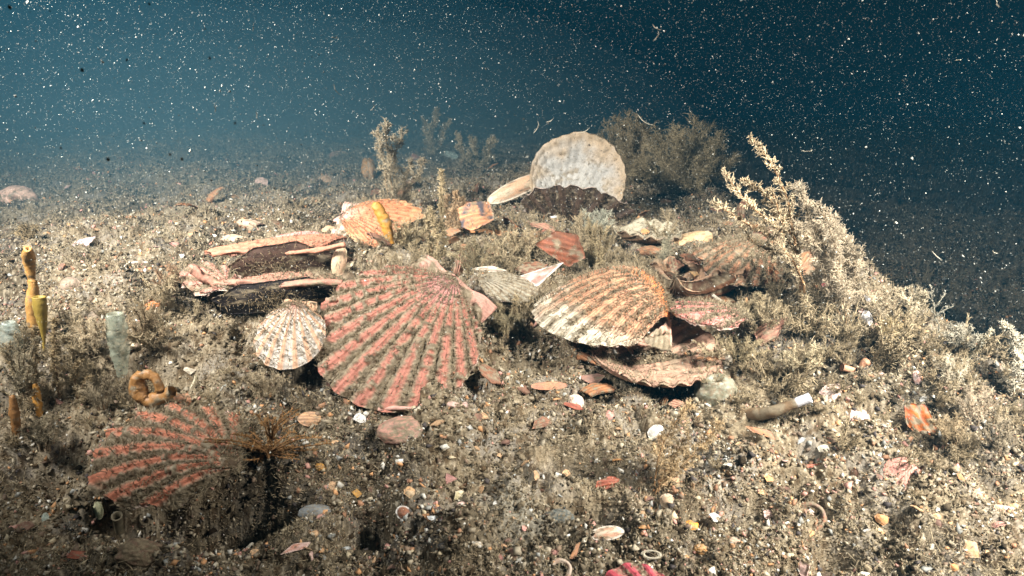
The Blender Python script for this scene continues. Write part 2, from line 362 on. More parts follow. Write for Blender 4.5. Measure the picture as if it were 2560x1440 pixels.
scallop("flat orange pink scallop valve roofing the upper dark wall of the hollow", (868, 596), (532, 626), (700, 610), (700, 688), (.0, -.07, 1), wr=.34, nr=16, amp=.012, bulge=.05,
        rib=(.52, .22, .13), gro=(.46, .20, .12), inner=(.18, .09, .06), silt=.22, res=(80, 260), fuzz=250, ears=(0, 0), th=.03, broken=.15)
scallop("thin pink shell flake with a toothed edge lying on the level dish", (810, 590), (660, 612), (735, 603), (735, 655), (-.1, -.25, .96), wr=.62, nr=24, amp=.02, bulge=.08,
        rib=(.62, .26, .22), gro=(.5, .22, .18), silt=.2, res=(50, 220), fuzz=80, ears=(0, 0))
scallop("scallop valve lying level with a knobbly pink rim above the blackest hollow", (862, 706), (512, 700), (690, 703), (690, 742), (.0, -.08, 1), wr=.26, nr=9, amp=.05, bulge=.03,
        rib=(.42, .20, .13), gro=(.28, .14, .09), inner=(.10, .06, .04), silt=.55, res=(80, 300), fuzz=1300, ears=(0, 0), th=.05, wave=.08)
scallop("bent pink shell arm reaching out at the left of the hollow", (575, 728), (478, 668), (525, 700), (520, 760), (-.1, -.25, .96), wr=.5, nr=6, amp=.05, bulge=.1,
        rib=(.52, .24, .18), gro=(.3, .16, .1), silt=.5, res=(40, 100), fuzz=300, ears=(0, 0), th=.06)
scallop("red ribbed scallop shell half buried beside the bristly brown tuft", (600, 1180), (280, 1085), (440, 1110), (430, 1190), (-.05, -.34, .94), wr=.80, nr=9, amp=.07, bulge=.17,
        rib=(.52, .19, .11), gro=(.40, .24, .15), silt=.62, res=(150, 420), fuzz=2000, ears=(0, 0), broken=.15)
scallop("crimson ribbed scallop shell at the very bottom edge", (1700, 1570), (1500, 1474), (1600, 1500), (1600, 1500), (-.1, -.62, .78), wr=1., nr=9, amp=.05, bulge=.16,
        rib=(.45, .07, .09), gro=(.34, .10, .09), silt=.35, res=(80, 220), fuzz=120, ears=(0, 0))
scallop("small coral pink scallop shell on the bright right slope", (2262, 1142), (2248, 1222), (2255, 1185), (2250, 1215), (-.2, -.75, .62), wr=1.0, nr=15, amp=.012, bulge=.16,
        rib=(.60, .26, .20), gro=(.52, .28, .22), silt=.22, res=(50, 160), fuzz=60, ears=(0, 0))
scallop("brown fluted scallop shell shaded beneath the tall branching hydroid", (1905, 640), (1765, 700), (1840, 680), (1840, 735), (.1, -.20, .97), wr=.9, nr=14, amp=.03, bulge=.2,
        rib=(.40, .20, .11), gro=(.20, .11, .07), silt=.80, broken=.3, res=(70, 220), fuzz=1800, ears=(.8, 0))
scallop("dark gaping scallop valve with an orange wavy rim behind the humped shell", (1690, 690), (1812, 660), (1750, 668), (1750, 700), (.0, .10, .99), wr=.9, nr=9, amp=.06, bulge=.26, flip=True,
        rib=(.22, .10, .05), gro=(.14, .07, .04), inner=(.45, .28, .17), silt=.4, res=(60, 180), fuzz=300, ears=(0, 0), th=.05)
scallop("cream scallop valve with a notched dark underside right of the upright white one", (1535, 560), (1722, 592), (1630, 575), (1630, 618), (.02, -.14, .99), wr=.75, nr=12, amp=.035, bulge=.17, flip=True,
        rib=(.3, .18, .1), gro=(.2, .12, .07), inner=(.46, .41, .29), silt=.3, wave=.01, res=(60, 200), fuzz=250, ears=(0, 0), th=.035, broken=.2)
scallop("grey green fan of shell with fine pale lines between the two big scallops", (1195, 700), (1338, 735), (1270, 725), (1260, 770), (.1, -.55, .8), wr=.62, nr=13, amp=.015, bulge=.12,
        rib=(.30, .27, .20), gro=(.14, .12, .085), silt=.5, res=(60, 200), fuzz=60, ears=(0, 0), sharp=.6)
# ------------------------------------------------------------------ fragments, stones, soft bodies, tubes
def frame_at(px, py, rot, up=.6, lift=0., foot=None):
    """centre on the ground, plane normal between ground normal and the viewer's side"""
    if foot: P = anchor(px, py, foot)
    else:
        P = hit(px, py); P = np.array([P[0], P[1], Zat(P[0], P[1])])
    v = norm(-P); n = norm(gn(P[0], P[1])*up+v*(1-up))
    P = P+n*lift
    c, s = math.cos(math.radians(rot)), math.sin(math.radians(rot))
    e = CR*c+CU*s; ex = norm(e-n*np.dot(e, n)); ey = np.cross(n, ex)
    f = lambda a: max(.3, math.sqrt(max(0, 1-np.dot(a, v)**2)))
    d = np.dot(P, CF)/FPX
    return P, ex, ey, n, d/f(ex), d/f(ey)
def poly_r(th, k, rs, irr=.35):
    a = np.sort((np.arange(k)+rs.uniform(-irr, irr, k))*2*math.pi/k) % (2*math.pi); a = np.sort(a); rr = rs.uniform(.78, 1.12, k)
    P = np.stack([rr*np.cos(a), rr*np.sin(a)], 1); out = np.zeros_like(th)
    for i in range(k):
        A, B = P[i], P[(i+1) % k]; lo, hi = a[i], a[(i+1) % k]+(2*math.pi if i == k-1 else 0)
        for off in (0, 2*math.pi):
            m = (th+off >= lo) & (th+off <= hi+1e-9)
            dx, dy = np.cos(th[m]), np.sin(th[m]); den = dx*(B[1]-A[1])-dy*(B[0]-A[0])
            out[m] = (A[0]*(B[1]-A[1])-A[1]*(B[0]-A[0]))/den
    return np.clip(out, .25, 1.3)
def plate(seed, sx, sy, shape='poly', k=5, curv=.18, th=.08, ribs=0, ribamp=.03, c1=(.5, .3, .2), c2=None, silt=.2, nr=9, na=56, inner=None, rim=None):
    """local-space mesh of a broken shell plate or ring"""
    rs = np.random.RandomState(seed)
    t = np.linspace(0, 1, nr)[:, None]; a = np.linspace(0, 2*math.pi, na, endpoint=False)[None]
    if shape == 'poly': ro = poly_r(a[0], k, rs)[None]*(1+.06*(vn(a*6, a*0, seed=seed)-.5)+.05*(vn(a*14, a*0, seed=seed+3)-.5))
    else: ro = 1+.10*(vn(np.cos(a)*1.5+5, np.sin(a)*1.5+5, seed=seed)-.5)
    t2 = (.62+.38*t) if shape == 'ring' else t
    X = t2*ro*np.cos(a); Y = t2*ro*np.sin(a)
    Z = curv*(1-np.minimum(X*X+Y*Y, 1.3)) if shape != 'ring' else .16*np.sin(t*math.pi)+.06*np.sin(a*2+seed)
    if ribs: Z = Z+ribamp*np.cos(ribs*(Y+.25*Y*X)*math.pi)
    Z = Z+.07*(vn(X*3+seed, Y*3, seed=seed)-.5)
    G = np.stack([X*sx, Y*sy, Z*min(sx, sy)+0*X], -1)
    q = fbm(X*1.+seed, Y, f=2.5, o=3, seed=seed+1)[..., None]; C = np.array(c1)*(1-sst(.4, .62, q))+np.array(c2 if c2 is not None else np.array(c1)*.7)*sst(.4, .62, q)
    if ribs: C = C*(.8+.2*np.cos(ribs*(Y+.25*Y*X)*math.pi))[..., None]
    if rim is not None: rm = sst(.75, .95, t+0*X)[..., None]; C = C*(1-rm)+np.array(rim)*rm
    s = sst(.62-.35*silt, .78-.3*silt, fbm(X+seed*2, Y, f=5, o=3, seed=seed+9))[..., None]
    C = C*(1-s)+SILT*(.7+.5*q)*s
    top = G.reshape(-1, 3); bot = top-np.array([0, 0, th*min(sx, sy)])-[0, 0, 0]
    n = len(top)
    F = [grid_faces(nr, na, True), grid_faces(nr, na, True, off=n, flip=True)]
    j = np.arange(na); e = (nr-1)*na
    F.append(np.stack([e+j, e+(j+1) % na, n+e+(j+1) % na, n+e+j], 1)[:, ::-1])
    if shape == 'ring': F.append(np.stack([j, (j+1) % na, n+(j+1) % na, n+j], 1))
    C = C.reshape(-1, 3)
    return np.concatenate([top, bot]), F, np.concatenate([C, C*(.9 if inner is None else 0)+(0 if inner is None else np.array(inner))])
def to_world(V, P, ex, ey, n): return P+V[:, 0:1]*ex+V[:, 1:2]*ey+V[:, 2:3]*n
def frag(label, px, py, wp, hp, rot=0, c1=(.5, .3, .2), c2=None, name="shell_fragment", cat="shell fragment", up=.5, lift=.012, foot=None, group=None, mat=None, seed=None, **kw):
    P, ex, ey, n, qx, qy = frame_at(px, py, rot, up, lift, foot)
    sd = seed or (px*3+py) % 9973
    V, F, C = plate(sd, wp/2*qx, hp/2*qy, c1=c1, c2=c2, **kw)
    o = mesh_obj(name, to_world(V, P, ex, ey, n), F, C, mat or M_shell, None, P, smooth=True)
    return tag(o, label, cat, group)
def blob(seed, sx, sy, sz, c1, c2, rough=.18, hole=None, nf=2.2, silt=.2, nu=36, nv=56, holes=0):
    u = np.linspace(.001, math.pi-.001, nu)[:, None]; v = np.linspace(0, 2*math.pi, nv, endpoint=False)[None]
    D = np.stack([np.sin(u)*np.cos(v), np.sin(u)*np.sin(v), np.cos(u)+0*v], -1)
    r = 1+rough*2*(fbm(D[..., 0]+seed, D[..., 1], D[..., 2], f=nf, o=4, seed=seed)-.5)
    q = fbm(D[..., 0]+seed, D[..., 1]+7, D[..., 2], f=4, o=3, seed=seed+2)[..., None]
    C = np.array(c1)*(1-sst(.4, .62, q))+np.array(c2)*sst(.4, .62, q)
    if hole is not None:
        h = norm(np.array(hole[:3])); ang = np.arccos(np.clip(D@h, -1, 1)); w_ = hole[3]
        r = r+.10*np.exp(-((ang-w_*1.4)/(w_*.5))**2)-.55*np.exp(-(ang/w_)**4)
        C = C*(1-.0*ang[..., None])
    s = sst(.62-.35*silt, .80-.35*silt, fbm(D[..., 0]*3+seed, D[..., 1]*3, D[..., 2]*3, f=3, o=3, seed=seed+9)+.12*D[..., 2])[..., None]
    C = C*(1-s)+SILT*(.7+.5*q)*s
    return (D*r[..., None]*[sx, sy, sz]).reshape(-1, 3), [grid_faces(nu, nv, True)[:, ::-1]], C.reshape(-1, 3)
def lump(label, px, py, wp, hp, rot, c1, c2, name, cat, foot=None, mat=None, depth=.6, up=.3, lift=.0, group=None, **kw):
    P, ex, ey, n, qx, qy = frame_at(px, py, rot, up, lift, foot)
    V, F, C = blob((px*3+py) % 9973, wp/2*qx, hp/2*qy, min(wp*qx, hp*qy)/2*depth*1.6, c1, c2, **kw)
    o = mesh_obj(name, to_world(V, P, ex, ey, n), F, C, mat or M_soft, None, P, smooth=True)
    return tag(o, label, cat, group)
def spline(P, n):
    P = np.asarray(P, float); m = len(P); t = np.linspace(0, m-1, n); i = np.clip(t.astype(int), 0, m-2); f = (t-i)[:, None]
    g = lambda k: P[np.clip(k, 0, m-1)]
    return .5*(2*g(i)+(g(i+1)-g(i-1))*f+(2*g(i-1)-5*g(i)+4*g(i+1)-g(i+2))*f*f+(3*g(i)-g(i-1)-3*g(i+1)+g(i+2))*f**3)
def sweep(P, r, k=14, bump=0, seed=1, cap=True, hollow=0., c=(.5, .4, .3), ctip=None, tiplen=.15, silt=.3):
    n = len(P); P = np.asarray(P, float); d = norm(np.gradient(P, axis=0)); a = norm(np.cross(d, [0.13, 1, .1])); b = np.cross(d, a)
    v = np.linspace(0, 2*math.pi, k, endpoint=False)
    r = np.asarray(r, float)[:, None]+0*v[None]
    D = a[:, None]*np.cos(v)[None, :, None]+b[:, None]*np.sin(v)[None, :, None]
    s = np.linspace(0, 1, n)[:, None]+0*v[None]
    rr = r*(1+bump*2*(fbm(D[..., 0]*.8+s*9+seed, D[..., 1]*.8, D[..., 2]*.8, f=1.7, o=3, seed=seed)-.5))
    G = P[:, None]+D*rr[..., None]
    q = fbm(G[..., 0]*12+seed, G[..., 1]*12, G[..., 2]*12, f=2.5, o=3, seed=seed)[..., None]
    C = np.array(c)*(.7+.6*q)
    if ctip is not None: m = sst(1-tiplen-.02, 1-tiplen+.02, s)[..., None]; C = C*(1-m)+np.array(ctip)*(.85+.3*q)*m
    sm = sst(.68-.4*silt, .85-.35*silt, q)*(1 if ctip is None else 1-m); C = C*(1-sm)+SILT*(.6+.8*q)*sm
    V = [G.reshape(-1, 3)]; CC = [C.reshape(-1, 3)]; F = [grid_faces(n, k, True)]; off = n*k; e = (n-1)*k; j = np.arange(k)
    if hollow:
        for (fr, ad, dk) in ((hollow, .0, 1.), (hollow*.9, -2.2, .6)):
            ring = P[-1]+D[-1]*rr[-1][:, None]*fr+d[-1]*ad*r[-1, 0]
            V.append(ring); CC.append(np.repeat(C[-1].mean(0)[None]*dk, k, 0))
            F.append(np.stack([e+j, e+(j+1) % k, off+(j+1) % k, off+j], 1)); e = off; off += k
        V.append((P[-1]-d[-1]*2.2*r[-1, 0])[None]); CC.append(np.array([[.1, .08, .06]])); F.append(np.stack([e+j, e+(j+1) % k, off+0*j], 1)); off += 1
    elif cap:
        V.append((P[-1]+d[-1]*r[-1, 0]*.5)[None]); CC.append(C[-1].mean(0)[None]); F.append(np.stack([e+j, e+(j+1) % k, off+0*j], 1)); off += 1
    return np.concatenate(V), F, np.concatenate(CC)
def px_path(pts, foot, dy=None):
    F = hit(*foot); out = []
    for i, p in enumerate(pts):
        r = ray(p[0], p[1]); y = F[1]+(0 if dy is None else dy[i]); out.append(r*(y/r[1]))
    return np.array(out)
def tube(label, pts, foot, widths, name, cat, c, dy=None, mat=None, n=60, bump=.15, hollow=0., seed=3, parent=None, origin=None, group=None, **kw):
    P = spline(px_path(pts, foot, dy), n); w_ = np.interp(np.linspace(0, 1, n), np.linspace(0, 1, len(widths)), widths)/2*(hit(*foot)[1]/FPX)
    V, F, C = sweep(P, w_, bump=bump, hollow=hollow, seed=seed, c=c, **kw)
    o = mesh_obj(name, V, F, C, mat or M_soft, parent, P[0] if origin is None else origin, smooth=True)
    return tag(o, label, cat, group) if label else o
# ---- the individual fragments: label, px, py, width, height, rotation, colours, options
WH = (.60, .58, .52); CRM = (.66, .58, .42); PNK = (.66, .34, .28); BRN = (.30, .17, .10); ORA = (.62, .27, .08); GRY = (.30, .31, .28); DK = (.16, .10, .07); RED = (.58, .10, .04)
def piece(*a, **k): return frag(*a, **k)
piece("mottled orange shell with a slate dark middle, alone behind the tall tan stems", 1186, 548, 96, 92, 10, (.62, .30, .15), (.10, .09, .10), shape='poly', k=7, up=.25, lift=.08, curv=.4, silt=.1, foot=(1186, 600), ribs=9, ribamp=.03, name="shell", cat="shell")
piece("rust brown shell plate leaning in the shade above the pink shard", 1405, 618, 128, 100, -15, (.30, .10, .05), (.20, .08, .04), k=5, up=.0, lift=.05, curv=.3, silt=.25, foot=(1400, 665), ribs=7, name="shell", cat="shell")
piece("upright pink and white shard of shell poking up between the two big scallops", 1345, 690, 165, 52, 28, (.52, .22, .18), (.62, .42, .38), k=3, up=.1, lift=.06, curv=.25, foot=(1345, 735), silt=.02, rim=(.7, .66, .6))
piece("long grey brown shell flake behind the ear of the pink scallop", 1222, 692, 108, 26, -8, (.34, .26, .20), CRM, k=4, up=.5, lift=.04, rim=(.62, .55, .45))
piece("curled tan shell lobe standing at the right end of the dish", 848, 655, 78, 38, 80, (.50, .32, .2), (.42, .33, .2), shape='oval', up=.1, lift=.05, curv=.5, silt=.1, foot=(850, 712))
piece("dull brown oval shell tucked left of the large pink scallop", 868, 702, 40, 40, 30, (.26, .19, .12), (.18, .13, .08), shape='oval', up=.3, lift=.03, curv=.4, silt=.1)
piece("boat shaped orange and cream shell leaning on the upright white valve", 1294, 474, 165, 42, 27, (.66, .40, .24), (.60, .48, .32), shape='oval', up=.3, lift=.06, curv=.6, silt=.1, foot=(1290, 515), rim=(.70, .60, .45))
piece("tawny oval shell lying on mud right of the cream valve", 1733, 617, 98, 40, 0, (.56, .38, .20), (.66, .46, .26), shape='oval', up=.5, lift=.02, curv=.4, silt=.12)
piece("pinkish cream rubble piece joined to the tawny oval shell", 1800, 622, 60, 40, -20, (.66, .42, .32), (.5, .38, .25), k=6, up=.5, lift=.02, curv=.5, silt=.5)
piece("long orange and pale green shell blade above the humped shell", 1582, 643, 120, 32, -14, (.62, .32, .12), (.56, .54, .36), shape='oval', up=.4, lift=.02, curv=.4, silt=.12)
piece("thin orange shell sliver below the cream and slate shell", 1235, 600, 120, 20, -6, (.58, .28, .12), (.4, .2, .1), k=4, up=.6, lift=.02, silt=.1)
piece("square dark brown shell plate below the toothed rim", 1478, 945, 88, 38, 4, (.26, .14, .10), (.2, .12, .09), k=4, up=.3, lift=.02, silt=.02)
piece("long rust coloured shell strip lying below the humped shell", 1372, 986, 92, 20, 2, (.48, .22, .12), (.34, .17, .11), shape='oval', up=.4, lift=.02, silt=.05)
piece("round pearly flake beside the rust coloured strip", 1440, 1000, 42, 36, -30, (.66, .56, .44), (.6, .42, .34), shape='oval', up=.3, lift=.015, silt=.02)
piece("dark red splinter under the pearly flake", 1430, 1018, 58, 18, -16, (.34, .10, .06), None, k=5, up=.4, lift=.02, silt=0)
piece("glossy white cockle valve on the grit below the toothed rim", 1643, 1065, 46, 40, 40, WH, (.66, .66, .6), shape='oval', up=.25, lift=.015, curv=.5, silt=0)
piece("chalk white chip with a ragged side near the brown stone", 900, 1050, 32, 36, 80, WH, (.66, .66, .66), k=6, up=.2, lift=.015, curv=.2, silt=0)
piece("peach coloured oval shell below the large pink scallop", 776, 1030, 64, 38, 0, (.58, .34, .18), (.5, .3, .18), shape='oval', up=.35, lift=.015, curv=.4, silt=.12, ribs=5)
piece("triangular dusky pink chip on the lower slope", 1124, 1182, 46, 42, -20, (.38, .19, .16), None, k=3, up=.25, lift=.015, curv=.08, silt=0)
piece("white squarish chip with a dark corner on the lower slope", 1395, 1190, 28, 26, 15, WH, (.6, .6, .52), k=4, up=.25, lift=.015, curv=.1, silt=0)
piece("yellow triangular chip with raised middle on the lower slope", 1150, 1216, 36, 28, 5, (.56, .48, .27), CRM, k=5, up=.2, lift=.015, curv=.4, silt=0)
piece("ribbed red shell piece on the right of the dark pit", 1520, 1192, 78, 44, 10, (.46, .14, .08), (.34, .11, .07), k=5, up=.3, lift=.02, ribs=5, ribamp=.12, curv=.3, silt=.05)
piece("amber square chip at the left of the lower slope", 890, 1208, 26, 24, -8, (.52, .28, .07), None, k=4, up=.3, lift=.015, silt=0)
piece("tan rectangular chip beside the small deep hole", 1072, 1296, 34, 24, -32, (.48, .25, .12), None, k=4, up=.25, lift=.015, silt=0)
piece("narrow tan wedge of shell standing below the small deep hole", 1055, 1325, 36, 16, 70, (.5, .34, .18), None, k=3, up=.15, lift=.015, silt=0)
piece("white faceted chip on grey mud below the small deep hole", 1084, 1324, 30, 22, -10, (.66, .68, .66), None, k=5, up=.2, lift=.015, curv=.4, silt=0)
piece("brown curved shell edged with white over the small deep hole", 1010, 1272, 44, 34, -35, (.24, .10, .05), (.18, .08, .05), shape='oval', up=.1, lift=.03, curv=.6, silt=0, rim=(.72, .7, .64))
piece("orange tan crust on top of the brown curved shell", 1026, 1248, 34, 30, 0, (.60, .36, .18), (.56, .42, .26), k=7, up=.2, lift=.05, curv=.5, silt=.1)
piece("yellow orange cube of shell near the bottom centre", 1262, 1344, 22, 20, 10, (.60, .36, .2), None, k=4, up=.25, lift=.015, silt=0)
piece("cream shell plate with a bent corner near the bottom centre", 1192, 1384, 36, 26, -28, (.66, .54, .38), (.72, .70, .62), k=4, up=.25, lift=.015, curv=.3, silt=0, ribs=3)
piece("finely ribbed white fan chip near the bottom centre", 1296, 1400, 22, 28, 60, (.66, .64, .56), None, k=3, up=.25, lift=.015, ribs=7, ribamp=.08, silt=0)
piece("broken oval ring of pale shell at the bottom edge", 1402, 1420, 58, 52, -20, (.42, .34, .26), (.36, .25, .18), shape='ring', up=.3, lift=.02, silt=0)
piece("cream ring of worm tube on top of the crimson scallop", 1628, 1392, 52, 22, -6, (.46, .42, .32), (.4, .36, .26), shape='ring', up=.2, lift=.03, silt=0)
piece("tan shell hook with a white inner edge at the lower middle", 1518, 1324, 84, 34, 8, (.50, .28, .18), (.56, .46, .34), shape='oval', up=.3, lift=.02, curv=.5, silt=.1, rim=(.7, .62, .52))
piece("rusty brown shard leaning up beside the pale ring", 1440, 1372, 56, 20, 58, (.48, .24, .11), (.36, .18, .1), k=4, up=.2, lift=.02, silt=.05)
piece("rosy pink sliver of shell at the bottom left of the slope", 742, 1394, 96, 22, 24, (.56, .26, .18), (.6, .4, .34), k=4, up=.2, lift=.02, silt=.05, rim=(.66, .5, .42))
piece("dark red leaf of shell slanting out below the bristly tuft", 640, 1262, 112, 36, -28, (.26, .04, .04), (.18, .04, .04), k=4, up=.1, lift=.08, silt=0)
piece("tan leaf shaped shell hanging below the dark red one", 672, 1298, 76, 30, 74, (.46, .28, .14), (.4, .26, .13), shape='oval', up=.1, lift=.06, silt=.05)
piece("white and teal splinter of shell right of the bristly tuft", 722, 1234, 54, 14, -68, (.60, .66, .60), (.25, .3, .26), k=4, up=.1, lift=.03, silt=0)
piece("orange fragment joined to the brown ring sponge", 452, 978, 68, 42, -8, (.58, .26, .13), (.46, .24, .14), k=5, up=.2, lift=.02, curv=.3, silt=.1)
piece("pale curved flake in the hollow above the ring sponge", 470, 908, 34, 22, 8, (.52, .45, .34), None, k=4, up=.3, lift=.02, silt=.05)
piece("pinkish mauve plate on the far left mud", 218, 612, 62, 36, 34, (.66, .44, .44), (.62, .50, .52), k=4, up=.4, lift=.01, silt=.25)
piece("orange chip with a straight top on the left mud", 488, 588, 42, 20, 0, (.62, .32, .16), None, k=4, up=.3, lift=.012, silt=.05)
piece("long pale peach pebble of shell on the left mud", 412, 546, 58, 22, 6, (.60, .40, .26), (.5, .38, .26), shape='oval', up=.3, lift=.01, silt=.3, curv=.5)
piece("fawn log shaped shell on the left mud", 628, 566, 70, 24, -4, (.52, .36, .26), (.42, .32, .22), shape='oval', up=.3, lift=.01, silt=.3, curv=.6)
piece("white jagged flake on the left mud", 458, 640, 26, 14, 10, WH, None, k=5, up=.3, lift=.01, silt=0)
piece("pale arch of shell on the left mud by the pink plate", 345, 665, 62, 26, 15, (.6, .54, .46), (.64, .5, .4), shape='ring', up=.3, lift=.01, silt=.2)
piece("orange sliver leaning beside the pale arch", 342, 678, 32, 14, 55, (.62, .3, .14), None, k=4, up=.2, lift=.02, silt=.05)
piece("rounded beige shell half in mud left of the glassy tunicate", 256, 785, 62, 44, 10, (.48, .36, .26), (.42, .33, .24), shape='oval', up=.3, lift=.015, silt=.25, curv=.5)
piece("round brown shell in mud above the beige shell", 180, 735, 44, 38, 0, (.34, .25, .18), None, shape='oval', up=.3, lift=.01, silt=.25, curv=.4)
piece("peach lump of shell on the far left mud", 652, 468, 44, 34, 30, (.56, .38, .30), (.6, .42, .34), k=6, up=.3, lift=.01, silt=.3, curv=.5)
piece("brown round stone shell below the hazy far slope", 812, 455, 34, 24, 0, (.46, .30, .18), None, shape='oval', up=.3, lift=.01, silt=.2, curv=.6)
piece("amber flat chip left of the tall pale hydroid", 782, 497, 48, 17, 4, (.58, .36, .2), None, shape='oval', up=.3, lift=.01, silt=.15, curv=.4)
piece("hazy reddish shell at the far top of the mound", 850, 392, 56, 30, 0, (.36, .20, .13), None, shape='oval', up=.2, lift=.01, silt=.3, curv=.4)
piece("pale mint green stone on the far side of the mound", 1122, 398, 50, 30, -8, (.42, .5, .42), None, shape='oval', up=.2, lift=.01, silt=.2, curv=.6)
piece("dim red brown shell behind the tall pale hydroid", 1048, 410, 64, 36, -30, (.32, .15, .1), None, k=5, up=.2, lift=.01, silt=.4, curv=.4)
piece("orange brown lump past the dark brown wavy rimmed valve", 1668, 510, 46, 26, -20, (.42, .24, .14), None, k=6, up=.3, lift=.01, silt=.25, curv=.5)
piece("low red brown shell ridge left of the boat shaped shell", 1235, 478, 120, 34, 6, (.40, .18, .13), (.34, .2, .14), shape='oval', up=.5, lift=.03, silt=.45, curv=.4, ribs=6)
piece("snow white flake above the rust brown plate", 1392, 566, 34, 12, -2, (.75, .75, .72), None, k=5, up=.3, lift=.012, silt=0)
piece("warm brown cap of shell below the tall branching hydroid, left of it", 1820, 572, 36, 26, -20, (.40, .22, .11), None, shape='oval', up=.3, lift=.012, silt=.1, curv=.6)
piece("fiery orange red torn shell plate standing on the bright right slope", 2302, 1030, 118, 76, -58, (.50, .07, .015), (.54, .15, .03), k=6, up=.1, lift=.08, silt=.55, curv=.12, ribs=4)
piece("pale pink nub above the fiery orange red plate", 2293, 948, 20, 40, 0, (.72, .42, .34), (.74, .62, .58), shape='oval', up=.2, lift=.02, silt=0, curv=.7)
piece("flat orange flake on the right slope below the coral scallop", 2392, 1240, 26, 16, -45, (.58, .28, .12), None, k=4, up=.3, lift=.012, silt=0)
piece("long peach flake beside the flat orange flake on the right slope", 2434, 1248, 40, 20, -40, (.64, .38, .24), None, shape='oval', up=.3, lift=.012, silt=.05)
piece("broad peach and white chip at the right edge", 2512, 1262, 48, 56, -60, (.66, .36, .24), (.72, .6, .54), k=4, up=.3, lift=.015, silt=0)
piece("honey coloured shell chip at the right edge", 2545, 1245, 30, 24, 10, (.58, .38, .2), None, k=5, up=.3, lift=.015, silt=0, curv=.4)
piece("smooth tawny shell half sunk at the lower right corner", 2425, 1375, 54, 58, -50, (.54, .33, .17), (.46, .32, .2), k=4, up=.25, lift=.015, silt=.08, curv=.4)
piece("rounded orange pebble chip near the lower right", 2204, 1298, 32, 28, -20, (.60, .28, .1), (.56, .3, .14), k=6, up=.2, lift=.01, silt=0, curv=.5)
piece("round orange chip by the bottom edge near the right corner", 2384, 1422, 20, 18, 0, (.62, .3, .12), None, shape='oval', up=.2, lift=.01, silt=0, curv=.5)
piece("pink flat splinter below the tube with a white end", 2020, 1142, 66, 10, 9, (.48, .16, .1), None, k=4, up=.2, lift=.02, silt=0)
piece("orange brown plate slanting below the tube with a white end", 1905, 1068, 88, 34, -36, (.50, .22, .11), (.38, .2, .12), k=4, up=.3, lift=.015, silt=.12)
piece("pink mottled rubble plate right of the white tipped tube", 2075, 985, 62, 44, 30, (.62, .42, .36), (.70, .58, .5), k=5, up=.3, lift=.01, silt=.35)
piece("orange ribbed chip on the grit beside the white shards", 1696, 993, 44, 30, -20, (.52, .28, .18), (.46, .24, .16), k=5, up=.25, lift=.015, ribs=6, ribamp=.06, silt=.1)
piece("pair of pale brown stony chips under the toothed rim", 1692, 962, 44, 30, 4, (.42, .36, .27), (.34, .22, .14), k=4, up=.2, lift=.02, silt=.1, ribs=2, ribamp=.12)
piece("cream round shell with a tan spot on the lower right slope", 1670, 1243, 40, 36, -10, (.58, .46, .33), (.46, .32, .2), shape='oval', up=.2, lift=.02, curv=.7, silt=.08)
piece("cream and white oblong chip beside the feathery tan hydroid", 1820, 1168, 26, 14, 8, (.7, .64, .5), None, k=4, up=.25, lift=.015, silt=0)
piece("small open ring of shell on the grit under the white cockle", 1669, 1165, 20, 24, 40, (.4, .4, .34), None, shape='ring', up=.25, lift=.015, silt=0)
piece("dark grey boulder like shell lump with a hollow at the lower right", 2030, 1280, 70, 70, 10, (.22, .14, .1), (.3, .14, .08), shape='ring', up=.2, lift=.01, silt=.45)
piece("light peach hinge piece at the lower right of the slope", 1838, 1338, 44, 20, -12, (.6, .42, .3), None, k=4, up=.25, lift=.015, silt=.05)
piece("dark olive shell chip by the small coral scallop", 2318, 1148, 26, 20, 0, (.12, .13, .1), None, shape='oval', up=.2, lift=.015, silt=0, curv=.5)
piece("yellow white bivalve shell open in the left shade", 232, 1205, 46, 22, -78, (.5, .5, .3), (.40, .38, .22), shape='oval', up=.1, lift=.03, silt=0, curv=.4)
piece("green grey wedge of shell in the left shade under the tufts", 255, 1150, 52, 56, -50, (.16, .17, .12), None, k=4, up=.2, lift=.02, silt=.2)
piece("blue white wedge of glassy shell in the dark lower left", 336, 1372, 24, 22, -40, (.6, .66, .6), None, k=3, up=.1, lift=.02, silt=0)
piece("tiny pale spoon shaped shell in the dark lower left", 112, 1290, 16, 26, 10, (.42, .48, .4), None, shape='oval', up=.1, lift=.02, silt=0)
piece("brown mottled cobble shell in the pit at lower left", 440, 1300, 74, 52, 30, (.38, .22, .13), (.28, .18, .12), k=6, up=.2, lift=.02, silt=.2, curv=.5)
piece("dark red shell strip at the foot of the lower left", 195, 1405, 60, 24, -4, (.3, .09, .05), None, k=5, up=.2, lift=.02, silt=.1)
